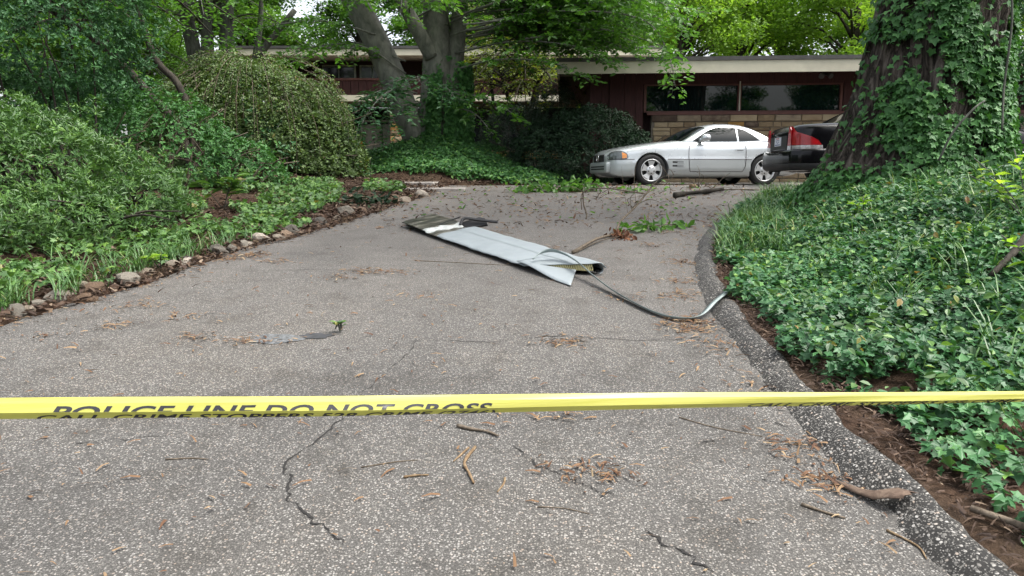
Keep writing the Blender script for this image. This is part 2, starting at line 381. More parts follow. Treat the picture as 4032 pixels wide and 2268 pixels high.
def prof(Y): return np.interp(Y, PY, PZ)
def HD(X, Y):      # level of the paved surface
    b = prof(Y); f = ss(2, 4.5, X) * ss(11, 12.8, Y) * (1 - ss(16, 18, Y)); return b + f * np.maximum(1.43 - b, 0)
def H(X, Y):       # level of the soil
    X = np.asarray(X, float); Y = np.asarray(Y, float); b = HD(X, Y)
    dr = X - XR(Y) - KW; dl = XL(Y) - X
    right = np.where(dr > -.1, (.05 + .68 * ss(.1, 3.1, dr) + .12 * ss(3, 9, dr)) * (1 - ss(10.6, 12.6, Y) * .9), 0)
    left = np.where(dl > 0, .02 + .28 * ss(0, 3.5, dl) + .5 * ss(4, 16, dl), 0)
    und = .03 * np.sin(X * 2.3 + Y * 1.1) * np.sin(Y * 1.9 - X * .7)
    far = np.where(Y > 18, ss(18, 40, Y) * .6 * np.abs(np.sin(X * .11)), 0)
    mound = .72 * np.exp(-((X + 1.9) / 1.5) ** 2 - ((Y - 18.7) / 1.25) ** 2)
    return b + (right + left) + mound + np.where((dr > .2) | (dl > .2), und, 0) + far
def h1(x, y): return float(H(x, y))
def hd1(x, y): return float(HD(x, y))
def build_ground():
    xs = np.unique(np.concatenate([np.linspace(-150, -12, 24), np.arange(-12, 14, .14), np.linspace(14, 150, 24)]))
    ys = np.unique(np.concatenate([np.linspace(-60, -3, 12), np.arange(-3, 22, .14), np.linspace(22, 160, 40)]))
    X, Y = np.meshgrid(xs, ys); Z = H(X, Y)
    inside = (X > XL(Y) - .02) & (X < XR(Y) + .02) & (Y > -6) & (Y < 20.2)
    Z = np.where(inside, HD(X, Y) - .12, Z)
    n = len(xs); m = len(ys); V = np.stack([X, Y, Z], -1).reshape(-1, 3)
    i = np.arange(m - 1)[:, None] * n + np.arange(n - 1)[None]; i = i.ravel()
    o = mk('ground', V, np.stack([i, i + 1, i + n + 1, i + n], 1), 'soil', None, True); tag(o, kind='structure')
build_ground()
def build_drive():
    ys = np.unique(np.concatenate([np.linspace(-6, 1.5, 12), np.arange(1.5, 16, .1), np.arange(16, 20.2, .2), [20.15]])); V = []; n = 60; F = []
    for y in ys:
        wob = .03 * math.sin(y * 5.1) + .02 * math.sin(y * 13.7)
        a = XL(y) - .06 + wob; b = XR(y) + .03
        for k in range(n):
            x = a + (b - a) * k / (n - 1); z = HD(x, y) + .004 + .012 * math.sin(x * 1.3 + y * .7) * math.sin(y * .9)
            if k == 0: z -= .05
            V.append((x, y, float(z)))
    for i in range(len(ys) - 1):
        for k in range(n - 1): F.append((i * n + k, i * n + k + 1, (i + 1) * n + k + 1, (i + 1) * n + k))
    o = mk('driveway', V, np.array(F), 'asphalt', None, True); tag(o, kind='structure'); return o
drive = build_drive()
def dz(x, y): return hd1(x, y) + .004 + .012 * math.sin(x * 1.3 + y * .7) * math.sin(y * .9)
def build_kerb():
    ys = np.arange(-1, 11.6, .07); V = []; F = []
    pr = [(-.06, -.02), (.0, .012), (.05, .045), (.10, .068), (.15, .07), (.19, .045), (.215, -.05)]
    n = len(pr)
    for y in ys:
        nz = noise.noise((y * 1.9, 3, 1)); nw = noise.noise((y * 4.5, 9, 1)); fade = 1 - float(ss(10.2, 11.5, y)) * .8
        for (a, b) in pr:
            q = .016 * noise.noise((y * 9, a * 40, 5)) + .012 * noise.noise((y * 23, a * 90, 2)) - (.03 if noise.noise((y * 3.1, 7, a * 12)) > .42 else 0)
            V.append((XR(y) + a * (1 + .25 * nz) + .012 * nw, y, hd1(XR(y), y) + max(b, -.05) * (1.05 + .4 * nz) * fade + q))
    for i in range(len(ys) - 1):
        for k in range(n - 1): F.append((i * n + k, i * n + k + 1, (i + 1) * n + k + 1, (i + 1) * n + k))
    o = mk('kerb', V, np.array(F), 'kerb_asphalt', None, True); tag(o, kind='structure')
build_kerb()
def crack(pts, w):
    """an open joint in the asphalt: ragged dark sliver lying in the surface"""
    P = crom([(x, y, 0) for x, y in pts], 7); V = []; F = []
    for i, p in enumerate(P):
        d = (P[min(i + 1, len(P) - 1)] - P[max(i - 1, 0)]).normalized(); s = Vector((-d.y, d.x, 0))
        p = p + s * random.gauss(0, .009); ww = .75 * w * random.uniform(.15, 1.4) * min(1, .25 + min(i, len(P) - 1 - i) / 5)
        for sg in (-1, 1):
            q = p + s * sg * ww; V.append((q.x, q.y, dz(q.x, q.y) + .004))
    for i in range(len(P) - 1): F.append((2 * i, 2 * i + 1, 2 * i + 3, 2 * i + 2))
    mk('crack', V, np.array(F), 'crack_fill', drive)
CRACKS = [([(-.83, 3.95), (-.86, 3.6), (-.93, 3.35), (-1.0, 3.1), (-.95, 3.0), (-.9, 2.85), (-.82, 2.72), (-.72, 2.62), (-.6, 2.5)], .007),
          ([(-.83, 3.95), (-.75, 4.3), (-.68, 4.6), (-.62, 4.95)], .004), ([(-.62, 4.95), (-.2, 4.85), (.3, 4.95), (.9, 4.85), (1.3, 4.95)], .004),
          ([(.0, 3.3), (.1, 3.12), (.25, 2.98), (.33, 2.9), (.42, 2.85)], .005), ([(.5, 2.6), (.56, 2.5), (.62, 2.42), (.68, 2.33)], .008),
          ([(-2.2, 3.3), (-1.9, 3.36), (-1.65, 3.4)], .004), ([(-2.6, 7.0), (-1.8, 7.1), (-1.2, 6.95)], .004)]
for p, w in CRACKS: crack(p, w)
def blot(name, mat, cx, cy, rx, ry, seed):
    V = [(cx, cy, dz(cx, cy) + .0045)]; n = 40
    for k in range(n):
        t = 6.2832 * k / n; r = 1 + .45 * noise.noise((math.cos(t) * 1.6, math.sin(t) * 1.6, seed)) + .18 * noise.noise((math.cos(t) * 6, math.sin(t) * 6, seed))
        x = cx + rx * r * math.cos(t); y = cy + ry * r * math.sin(t); V.append((x, y, dz(x, y) + .0045))
    mk(name, V, [[0, k + 1, (k + 1) % n + 1] for k in range(n)], mat, drive)
blot('oil_stain', 'oil_stain', -1.36, 5.02, .11, .06, 2.0)
blot('patched_asphalt', 'crushed_patch', -1.62, 4.95, .19, .1, 5.0)
# concrete walk leading off to the front door
def walk_slab(x0, x1, y0, y1, z0, name='walk_slab'):
    m = MB(); m.box(x0, x1, y0, y1, z0 - .25, z0); o = m.build(name, 'concrete'); b = o.modifiers.new('b', 'BEVEL'); b.width = .015; tag(o, kind='structure'); return o
walk_slab(-3.6, -1.55, 14.75, 15.95, hd1(-2, 15) + .10, 'walkway')
walk_slab(-2.2, -.9, 14.1, 14.74, hd1(-1.5, 14.3) + .05, 'walkway_step')

# ------------------------------------------------------------------ house (right wing turned a little towards the drive, tall left wing set back)
HL = Vector((2.05, 20, 0)); HROT = R(-4)
house = empty('house', HL, HROT)
tag(house, 'low flat-roofed house of red boards and tan stone with cream fascia', 'house')
HINV = (Matrix.Translation(HL) @ Matrix.Rotation(HROT, 4, 'Z')).inverted()
def wpart(o, parent=None): o.parent = parent or house; o.matrix_parent_inverse = HINV; return o
def hbox(name, mat, x0, x1, y0, y1, z0, z1, parent=None, bev=0): return box(name, mat, parent or house, x0, x1, y0, y1, z0, z1, bev)
def wbox(name, mat, x0, x1, y0, y1, z0, z1, parent=None):
    m = MB(); m.box(x0, x1, y0, y1, z0, z1); o = m.build(name, mat)
    if parent is None: return wpart(o)
    o.parent = parent; return o
def stone_piece(name, mat, x0, x1, z0, z1, yf, dep, parent, axis='x'):
    """one ashlar with uneven chamfered face; face towards -y (axis x) or +x (axis y)"""
    c = .012; j = lambda s=.006: random.uniform(-s, s)
    pro = random.uniform(0, .02)
    o = [(x0, z0), (x1, z0), (x1, z1), (x0, z1)]
    i_ = [(x0 + c + j(), z0 + c + j()), (x1 - c + j(), z0 + c + j()), (x1 - c + j(), z1 - c + j()), (x0 + c + j(), z1 - c + j())]
    xm, zm = (x0 + x1) / 2 + j(.04), (z0 + z1) / 2 + j(.02)
    lay = [[(x, yf + dep, z) for x, z in o], [(x, yf - .004, z) for x, z in o], [(x, yf - .016 - pro + j(.005), z) for x, z in i_], [(xm, yf - .022 - pro, zm)]]
    V = lay[0] + lay[1] + lay[2] + lay[3]; F = []
    for k in range(4):
        F.append([k, (k + 1) % 4, 4 + (k + 1) % 4, 4 + k]); F.append([4 + k, 4 + (k + 1) % 4, 8 + (k + 1) % 4, 8 + k]); F.append([8 + k, 8 + (k + 1) % 4, 12])
    if axis == 'y': V = [(-y, x, z) for x, y, z in V]
    return mk(name, V, F, mat, parent)
# --- right wing, local x = 0 at its left corner, y = 0 at the wall face
stone_wall = hbox('stone_wall', 'mortar', 1.62, 11.5, .0, .3, 1.2, 3.22)
courses = []; z = 1.33
while z < 2.96:
    hh = random.choice([.12, .15, .17, .2, .22]); hh = min(hh, 3.02 - z); courses.append((z, hh)); z += hh + .012
zt_ = z
for (z, hh) in courses:
    x = 1.64 + random.uniform(0, .1)
    while x < 8.6:
        w = random.uniform(.22, .7) * (1.15 if hh > .16 else .85); mt = 'sandstone' if random.random() > .1 else random.choice(['orange_stone', 'stained_stone'])
        if hh > .19 and random.random() < .35:       # a tall slot split in two thin stones
            s = hh * random.uniform(.4, .6)
            stone_piece('stone', mt, x, x + w, z, z + s - .006, 0, .05, stone_wall); stone_piece('stone', 'sandstone', x, x + w, z + s + .006, z + hh, 0, .05, stone_wall)
        else: stone_piece('stone', mt, x, x + w, z, z + hh, 0, .05, stone_wall)
        x += w + .014
x = 1.63; k = 0
while x < 8.7:
    w = random.uniform(.35, .75); stone_piece('cap_stone', 'stained_stone' if random.random() < .55 else 'sandstone', x, x + w, zt_ + .005, 3.2, -.02, .06, stone_wall); x += w + .012
hbox('window_sill', 'sill_paint', 1.5, 11.5, -.05, .2, 3.205, 3.275)
siding = hbox('siding_wall', 'joint_dark', 0, 11.5, .285, .3, 1.2, 4.28)
def boards(x0, x1, z0, z1, yf=.0):
    x = x0
    while x < x1 - .05:
        w = min(.30, x1 - x); b = hbox('siding_board', 'red_siding', x + .004, x + w - .004, yf, yf + .05, z0, z1, siding); x += w
boards(.0, 1.40, 1.2, 4.28); boards(1.40, 6.50, 3.99, 4.28); boards(6.50, 9.2, 3.28, 4.28)
hbox('corner_board', 'red_siding', .52, .62, -.06, -.002, 1.2, 4.28, siding)
win = hbox('window', 'interior_dark', 1.42, 6.48, .12, .28, 3.28, 3.985)
for i, (a, b) in enumerate(((1.48, 3.83), (3.92, 6.42))):
    hbox('pane', 'window_glass', a, b, .085, .1, 3.31, 3.955, win)
for a, b, c, d in ((1.42, 6.48, 3.955, 3.99), (1.42, 6.48, 3.278, 3.31)): hbox('window_frame', 'sill_paint', a, b, .02, .12, c, d, win)
for a, b in ((1.415, 1.48), (3.83, 3.92), (6.42, 6.485)): hbox('mullion', 'sill_paint', a, b, .012, .118, 3.3105, 3.9545, win)
hbox('downpipe', 'plastic_cream', 3.86, 3.89, -.012, .01, 3.3, 4.05)
roofr = hbox('roof', 'roof_gravel', -.82, 12.5, -1.12, 9, 4.40, 4.47)
hbox('soffit', 'soffit_paint', -.78, 12.4, -1.10, .6, 4.285, 4.31, roofr)
hbox('fascia', 'cream_trim', -.85, 12.5, -1.17, -1.115, 4.12, 4.405, roofr)
hbox('roof_edge', 'roof_edge', -.87, 12.5, -1.20, -1.10, 4.408, 4.50, roofr)
hbox('fascia', 'cream_trim', -.85, -.80, -1.11, 6, 4.12, 4.405, roofr)
for x in (3.9, 5.9):
    f = hbox('soffit_light', 'plastic_cream', x - .16, x + .16, -.75, -.45, 4.262, 4.2845); hbox('lens', 'metal_dark', x - .1, x + .1, -.7, -.5, 4.255, 4.2615, f)
fl = empty('floodlight', (5.95, -.06, 4.2)); fl.parent = house
m = MB(); m.tube([(0, .06, 0), (0, -.03, 0)], .06, 10); m.build('mount', 'metal_dark', fl)
for s in (-1, 1):
    m = MB(); m.tube([(0, -.03, 0), (s * .08, -.1, -.02), (s * .12, -.2, -.08)], [.02, .045, .07], 10); m.build('lamp_head', 'metal_dark', fl)
# gravel pad wall end return (left side of the wing)
hbox('side_wall', 'red_siding', .0, .2, .31, 8.5, 1.2, 4.28)
# --- left wing in world axes
upper = wbox('upper_wall', 'joint_dark', -9.6, 6.5, 29.6, 30, 4.5, 6.05)
x = -9.55
while x < 4.2:
    wbox('siding_board', 'red_siding', x + .006, x + .30, 28.95, 29.0, 4.56, 5.25, None); x += .31
wbox('balcony_wall', 'joint_dark', -9.6, 4.3, 29.003, 29.1, 4.5, 5.24)
wbox('balcony_rail', 'sill_paint', -9.6, 4.3, 28.9, 29.12, 5.253, 5.33)
for (a, b) in ((-7.35, -6.05), (-5.9, -4.9), (-1.4, .2), (.5, 1.9), (2.2, 3.6)):
    w_ = wbox('window', 'window_frame_paint', a, b, 29.54, 29.6, 5.3, 5.9)
    mid = (a + b) / 2
    for c, d in ((a + .07, mid - .03), (mid + .03, b - .07)): wbox('pane', 'dark_glass', c, d, 29.5, 29.54, 5.36, 5.84, w_)
roofl = wbox('roof', 'roof_gravel', -10.6, 5.6, 28.06, 36, 6.24, 6.3)
for nm, mt, y0, y1, z0, z1 in (('fascia', 'cream_trim', 27.98, 28.05, 6.02, 6.25), ('roof_edge', 'roof_edge', 27.94, 28.06, 6.255, 6.35), ('soffit', 'soffit_paint', 28.051, 29.6, 6.09, 6.12)):
    wbox(nm, mt, -10.6, 5.6, y0, y1, z0, z1, roofl)
roofl2 = wbox('canopy', 'soffit_paint', -8.8, 2.6, 28.02, 31, 4.43, 4.47)
wbox('canopy_fascia', 'cream_trim', -8.8, 2.6, 27.95, 28.015, 4.38, 4.60, roofl2)
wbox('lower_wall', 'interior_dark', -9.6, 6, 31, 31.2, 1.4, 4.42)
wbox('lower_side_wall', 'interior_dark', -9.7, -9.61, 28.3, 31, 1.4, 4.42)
for a in (-5.70, -4.98):
    d_ = wbox('door', 'door_paint', a, a + .68, 29.02, 29.07, 1.6, 3.62)
    wbox('door_panel', 'door_paint', a + .12, a + .56, 29.0, 29.02, 1.8, 3.45, d_)
m = MB(); m.tube([(-5.08, 29.0, 2.5), (-5.08, 28.94, 2.5)], .03, 8); o = m.build('door_knob', 'metal_dark'); wpart(o)
for a in (-5.79, -4.28): wbox('door_frame', 'door_paint', a, a + .08, 28.97, 29.1, 1.5, 3.7)
wbox('door_head', 'door_paint', -5.79, -4.2, 28.96, 29.1, 3.702, 3.78)
wbox('porch_post', 'interior_dark', -6.6, -6.35, 28.4, 28.6, 1.4, 4.42)
pil = wbox('stone_pillar', 'mortar', -4.52, -4.02, 28.12, 28.7, 1.4, 4.42); z = 1.6
while z < 4.38:
    hh = min(random.choice([.14, .18, .22, .25]), 4.41 - z); s = random.uniform(.15, .35)
    for a, b in ((-4.54, -4.54 + s - .006), (-4.54 + s + .006, -4.0)): stone_piece('stone', random.choice(['sandstone', 'sandstone', 'orange_stone', 'stained_stone']), a, b, z, z + hh, 28.12, .05, pil)
    z += hh + .012
for k in range(11): stone_piece('stone', random.choice(['orange_stone', 'sandstone']), -1.9 + k * .42, -1.9 + k * .42 + .4, 2.3, 2.6, 28.6, .1, None).parent = house
for ch in [o for o in house.children if o.name.startswith('stone') and o.matrix_parent_inverse == Matrix()]:
    if ch.name.startswith('stone') and 'wall' not in ch.name and 'pillar' not in ch.name: ch.matrix_parent_inverse = HINV
wbox('base_wall', 'mortar', -2, 2.8, 28.65, 28.9, 1.4, 2.62)
lw = wbox('window', 'metal_dark', -2, 1.2, 28.8, 28.88, 2.63, 4.2)
for k in range(4): wbox('pane', 'dark_glass', -1.95 + k * .79, -1.22 + k * .79, 28.76, 28.8, 2.7, 4.12, lw)
ch_ = wbox('chimney', 'orange_stone', -4.9, -4.1, 31.5, 32.2, 6.31, 6.85)

# ------------------------------------------------------------------ cars
def smooth_interp(xs, ys):
    xs = np.array(xs, float); ys = np.array(ys, float)
    g = np.linspace(xs[0], xs[-1], 400); v = np.interp(g, xs, ys)
    k = 13; pad = np.concatenate([2 * v[0] - v[k:0:-1], v, 2 * v[-1] - v[-2:-k - 2:-1]]); ker = np.hanning(2 * k + 1); ker /= ker.sum()
    v2 = np.convolve(pad, ker, 'same')[k:-k]; v2[0] = v[0]; v2[-1] = v[-1]
    return lambda x: float(np.interp(x, g, v2))
class CarShape:
    """body loft: half width, sill and top curves along x; side profile by height fraction"""
    SIDE = [(0, .80), (.03, .93), (.10, .975), (.25, 1.0), (.5, .995), (.56, .985), (.80, .965), (.92, .93), (.98, .86)]
    def __init__(s, w, zb, zt, crown=.03): s.w = smooth_interp(*w); s.zb = smooth_interp(*zb); s.zt = smooth_interp(*zt); s.x0 = w[0][0]; s.x1 = w[0][-1]; s.crown = crown
    def side(s, x, z):
        t = (z - s.zb(x)) / (s.zt(x) - s.zb(x)); return s.w(x) * float(np.interp(t, [a for a, b in s.SIDE], [b for a, b in s.SIDE]))
    def body(s, name, mat, parent, arches, n=70, rad=.36):
        u = np.linspace(0, 1, n); u = .5 - .5 * np.cos(np.pi * u) * (.55 + .45 * np.abs(np.cos(np.pi * u))); xs = s.x0 + (s.x1 - s.x0) * u
        V = []; T = []
        tt = np.linspace(0, .98, 22); fr = np.interp(tt, [a for a, b in s.SIDE], [b for a, b in s.SIDE])
        for x in xs:
            w, zb, zt = s.w(x), s.zb(x), s.zt(x); half = [(0, zb), (.5 * w, zb)] + [(f * w, zb + t * (zt - zb)) for t, f in zip(tt, fr)]
            half += [(.72 * w, zt + .006), (.45 * w, zt + s.crown * .7), (0, zt + s.crown)]
            ring = [(-y, z) for y, z in half] + [(y, z) for y, z in half[-2:0:-1]]
            V += [(x, y, z) for y, z in ring]
        k = len(ring); F = []
        for i in range(n - 1):
            for j in range(k): F.append([i * k + j, (i + 1) * k + j, (i + 1) * k + (j + 1) % k, i * k + (j + 1) % k][::-1])
        F.append(list(range(k))); F.append([(n - 1) * k + j for j in range(k)][::-1])
        o = mk(name, V, F, mat, None, True)
        cut = MB()
        for ax, zc in arches:
            for sg in (-1, 1): 
                ring1 = [(sg * y, r) for y, r in ((.55, .001), (.55, rad), (1.05, rad + .012), (1.05, .001))]
                cut.lathe(ring1 if sg < 0 else ring1[::-1], 40, 'y', (ax, 0, zc))
        co = cut.build('cutter', None); bm = bmesh.new(); bm.from_mesh(co.data); bmesh.ops.remove_doubles(bm, verts=bm.verts, dist=.0005); bmesh.ops.recalc_face_normals(bm, faces=bm.faces); bm.to_mesh(co.data); bm.free()
        bm = bmesh.new(); bm.from_mesh(o.data); bmesh.ops.recalc_face_normals(bm, faces=bm.faces); bm.to_mesh(o.data); bm.free()
        md = o.modifiers.new('b', 'BOOLEAN'); md.object = co; md.operation = 'DIFFERENCE'; md.solver = 'EXACT'
        dg = bpy.context.evaluated_depsgraph_get(); me = bpy.data.meshes.new_from_object(o.evaluated_get(dg)); o.modifiers.clear(); o.data = me
        bm = bmesh.new(); bm.from_mesh(me)
        for e in bm.edges:
            if len(e.link_faces) == 2 and e.calc_face_angle(0) > R(32): e.smooth = False
        bm.to_mesh(me); bm.free()
        bpy.data.objects.remove(co); o.parent = parent; return o
    def patch(s, name, mat, parent, poly, off=.004, side=-1, nx=24, nz=10):
        """piece of the flank: poly = list of (x, z_low, z_high) along x"""
        xs = np.linspace(poly[0][0], poly[-1][0], nx); lo = np.interp(xs, [p[0] for p in poly], [p[1] for p in poly]); hi = np.interp(xs, [p[0] for p in poly], [p[2] for p in poly])
        V = [(x, side * (s.side(x, a + (b - a) * k / nz) + off), a + (b - a) * k / nz) for x, a, b in zip(xs, lo, hi) for k in range(nz + 1)]; n = nz + 1
        F = [(i * n + k, (i + 1) * n + k, (i + 1) * n + k + 1, i * n + k + 1) for i in range(nx - 1) for k in range(nz)]
        return mk(name, V, np.array(F), mat, parent, True)
    def seam(s, name, mat, parent, pts, w=.006, off=.003, side=-1):
        P = crom([(x, 0, z) for x, z in pts], 8); V = []; F = []
        for i, p in enumerate(P):
            d = (P[min(i + 1, len(P) - 1)] - P[max(i - 1, 0)]).normalized(); q = Vector((-d.z, 0, d.x))
            for sg in (-1, 1):
                c = p + q * sg * w; V.append((c.x, side * (s.side(c.x, c.z) + off), c.z))
        for i in range(len(P) - 1): F.append((2 * i, 2 * i + 1, 2 * i + 3, 2 * i + 2))
        return mk(name, V, np.array(F), mat, parent)
class Cabin:
    def __init__(s, zt, belt, yb, yr, ztop): s.zt = smooth_interp(*zt); s.x0 = zt[0][0]; s.x1 = zt[0][-1]; s.belt = belt; s.yb = yb; s.yr = yr; s.ztop = ztop
    def y(s, z): t = max(0, (z - s.belt) / (s.ztop - s.belt)); return s.yb - (s.yb - s.yr) * t ** 1.25
    def build(s, name, mat, parent, n=60):
        V = []; F = []
        for x in np.linspace(s.x0, s.x1, n):
            zt = s.zt(x); zs = zt - .07; half = [(s.y(s.belt - .06 + (zs - s.belt + .06) * k / 8), s.belt - .06 + (zs - s.belt + .06) * k / 8) for k in range(9)]
            yr = s.y(zs)
            half += [(yr * q, zt - .07 * q ** 5) for q in (.985, .95, .88, .75, .5, .25, 0)]
            ring = [(-y, z) for y, z in half] + [(y, z) for y, z in half[-2::-1]]; V += [(x, y, z) for y, z in ring]
        k = len(ring)
        for i in range(n - 1):
            for j in range(k - 1): F.append([i * k + j, i * k + j + 1, (i + 1) * k + j + 1, (i + 1) * k + j])
        return mk(name, V, F, mat, parent, True)
    def side_glass(s, name, mat, parent, poly, off=.005, side=-1, nx=26, nz=8):
        xs = np.linspace(poly[0][0], poly[-1][0], nx); lo = np.interp(xs, [p[0] for p in poly], [p[1] for p in poly]); hi = np.interp(xs, [p[0] for p in poly], [p[2] for p in poly]); V = []
        for x, a, b in zip(xs, lo, hi):
            for k in range(nz + 1):
                z = a + (b - a) * k / nz; V.append((x, side * (s.y(z) + off), z))
        n = nz + 1; F = [(i * n + k, (i + 1) * n + k, (i + 1) * n + k + 1, i * n + k + 1) for i in range(nx - 1) for k in range(nz)]
        return mk(name, V, np.array(F), mat, parent, True)
    def screen(s, name, mat, parent, xa, xb, marg=.07, off=.006):
        V = []; nx, ny = 14, 20
        for x in np.linspace(xa, xb, nx):
            yr = s.y(s.zt(x) - .07) - marg
            for q in np.linspace(-1, 1, ny + 1): V.append((x, yr * q, s.zt(x) - .07 * (abs(q) * .9) ** 5 + off))
        n = ny + 1; F = [(i * n + k, (i + 1) * n + k, (i + 1) * n + k + 1, i * n + k + 1) for i in range(nx - 1) for k in range(ny)]
        return mk(name, V, np.array(F), mat, parent, True)
def wheel(parent, x, y, r, side, rim_style=True):
    w = empty('wheel', (x, y, r)); w.parent = parent; s = side
    m = MB(); b = .105
    m.lathe([(-b * .9, r * .70), (-b, r * .82), (-b * .92, r * .95), (-b * .7, r), (b * .7, r), (b * .92, r * .95), (b, r * .82), (b * .9, r * .70)], 40); m.build('tyre', 'tyre_rubber', w, True)
    m = MB(); o_ = s * .1
    m.lathe([(o_ * .85, r * .72), (o_ * 1.02, r * .71), (o_ * 1.02, r * .665), (o_ * .5, r * .64)], 40); m.lathe([(s * .02, r * .69), (s * .02, .001)], 30)
    rim = m.build('rim', 'rim_alloy', w, True)
    m = MB(); m.lathe([(s * .028, r * .66), (s * .028, .001)], 30); m.build('brake_disc', 'wheel_dark', w)
    for k in range(5):
        a0 = R(90 + 72 * k); m = MB()
        pr = [(.02, .6), (.30, .52), (.40, .36), (.66, .40)]      # (radius fraction, half angle)
        V = []
        for q, ha in pr:
            for sg in (-1, 1): V.append((r * q * math.cos(a0 + sg * ha), o_ * (.82 if q < .6 else .9), r * q * math.sin(a0 + sg * ha)))
        V += [(vx, vy - s * .03, vz) for vx, vy, vz in V]; n = len(pr)
        F = [[2 * i, 2 * i + 1, 2 * i + 3, 2 * i + 2] for i in range(n - 1)] + [[2 * i, 2 * i + 2, 2 * n + 2 * i + 2, 2 * n + 2 * i] for i in range(n - 1)] + [[2 * i + 1, 2 * n + 2 * i + 1, 2 * n + 2 * i + 3, 2 * i + 3] for i in range(n - 1)]
        m.add(V, F); m.build('spoke', 'rim_alloy', w)
    m = MB(); m.lathe([(o_ * .7, r * .31), (o_ * .86, r * .30), (o_ * .9, r * .1), (o_ * .9, .001)], 24); m.build('hub', 'rim_alloy', w, True)
    for k in range(5):
        a0 = R(126 + 72 * k); m = MB(); c = (r * .19 * math.cos(a0), 0, r * .19 * math.sin(a0)); m.lathe([(o_ * .8, .014), (o_ * .905, .014), (o_ * .905, .001)], 8, 'y', c); m.build('wheel_bolt', 'wheel_dark', w)
    return w

# --- silver coupe, local x from nose to tail, -y towards the drive
sc_loc = (1.87, 16.10, 1.405)
coupe = empty('coupe', sc_loc, R(10))
tag(coupe, 'silver two-door coupe with amber headlight corners parked before the stone wall', 'car')
S = CarShape(([0, .05, .14, .3, .6, 1.0, 1.6, 3.4, 3.9, 4.2, 4.36, 4.44, 4.47], [.50, .64, .75, .83, .885, .90, .905, .905, .88, .82, .74, .62, .5]),
             ([0, .12, .3, .7, 1.2, 3.4, 4.1, 4.47], [.27, .19, .165, .165, .165, .165, .22, .34]),
             ([0, .04, .10, .25, .6, 1.1, 1.5, 1.75, 2.3, 3.3, 3.7, 4.2, 4.38, 4.47], [.62, .68, .715, .755, .82, .885, .925, .925, .925, .945, .965, .955, .93, .84]))
S.body('body', 'silver_paint', coupe, ((.86, .32), (3.375, .32)), rad=.355)
C = Cabin(([1.42, 1.6, 1.8, 2.0, 2.2, 2.4, 2.65, 2.9, 3.1, 3.3, 3.5, 3.72], [.90, .99, 1.10, 1.205, 1.275, 1.305, 1.312, 1.295, 1.25, 1.165, 1.06, .93]), .91, .80, .60, 1.31)
C.build('hardtop', 'silver_paint', coupe)
C.screen('windscreen', 'car_glass', coupe, 1.50, 2.10, .06)
C.screen('rear_screen', 'car_glass', coupe, 3.14, 3.58, .16)
for sd_ in (-1, 1):
    C.side_glass('side_window', 'car_glass', coupe, [(1.78, .915, .93), (1.95, .915, 1.04), (2.15, .915, 1.155), (2.30, .918, 1.205), (2.5, .92, 1.225), (2.76, .925, 1.215)], side=sd_)
    C.side_glass('quarter_window', 'car_glass', coupe, [(2.80, .925, 1.21), (2.95, .93, 1.17), (3.1, .935, 1.08), (3.27, .945, .955)], side=sd_)
    S.patch('bumper_skin', 'silver_lower', coupe, [(.06, .30, .50), (.12, .25, .525), (.3, .2, .53), (.45, .2, .53)], .010, sd_)
    S.patch('sill_panel', 'silver_lower', coupe, [(1.25, .18, .285), (3.0, .18, .285)], .008, sd_, 8, 4)
    S.patch('side_moulding', 'silver_lower', coupe, [(1.23, .30, .535), (1.66, .30, .54)], .005, sd_)
    S.patch('door_cladding', 'silver_lower', coupe, [(1.675, .30, .54), (2.9, .30, .54)], .005, sd_)
    S.patch('quarter_cladding', 'silver_lower', coupe, [(2.91, .30, .54), (3.03, .30, .54)], .005, sd_, 6)
    hl = S.patch('headlight', 'lamp_lens', coupe, [(.035, .545, .62), (.08, .545, .675), (.18, .55, .70), (.25, .555, .70)], .012, sd_)
    S.seam('lamp_gasket', 'black_plastic', hl, [(.03, .54), (.10, .542), (.25, .548), (.345, .565), (.345, .64), (.26, .70), (.17, .705), (.08, .68), (.03, .62)], .006, .014, sd_)
    S.patch('indicator', 'amber_lens', hl, [(.252, .56, .685), (.34, .57, .645)], .012, sd_, 8, 6)
for k in range(2): 
    v_ = S.patch('side_vent', 'wheel_dark', coupe, [(1.30, .395 + .075 * k, .43 + .075 * k), (1.54, .395 + .075 * k, .425 + .075 * k)], .007, -1, 10, 3)
    S.patch('vent_blade', 'silver_paint', v_, [(1.40, .40 + .075 * k, .418 + .075 * k), (1.56, .40 + .075 * k, .418 + .075 * k)], .014, -1, 8, 3)
for pts in ([(1.72, .90), (1.67, .80), (1.655, .60), (1.665, .42), (1.69, .292)], [(2.86, .93), (2.92, .80), (2.925, .60), (2.91, .42), (2.85, .292)], [(1.69, .292), (2.2, .29), (2.85, .292)],
            [(.02, .535), (.25, .538), (.5, .54)], [(1.2, .545), (2.0, .545), (3.05, .545)], [(3.3, .915), (3.6, .925), (3.8, .93)]):
    S.seam('seam', 'joint_dark', coupe, pts, .005, .007)
S.seam('belt_trim', 'black_plastic', coupe, [(1.74, .905), (2.3, .905), (2.86, .91), (3.2, .925)], .008, -.03)
dh = S.patch('door_handle', 'silver_paint', coupe, [(2.69, .735, .76), (2.88, .74, .765)], .022, -1, 6, 3); S.patch('handle_recess', 'wheel_dark', dh, [(2.72, .725, .737), (2.86, .73, .742)], .012, -1, 6, 2)
mi = MB(); mi.tube([(1.93, -.80, .93), (1.95, -.88, .95)], [.05, .04], 10)
mir = mi.build('wing_mirror', 'silver_paint', coupe, True)
m = MB(); m.tube([(1.90, -.93, .965), (1.93, -.935, .97), (1.99, -.94, .985), (2.06, -.935, .985), (2.09, -.93, .98)], [.02, .06, .078, .07, .03], 14); m.build('mirror_housing', 'silver_paint', mir, True)
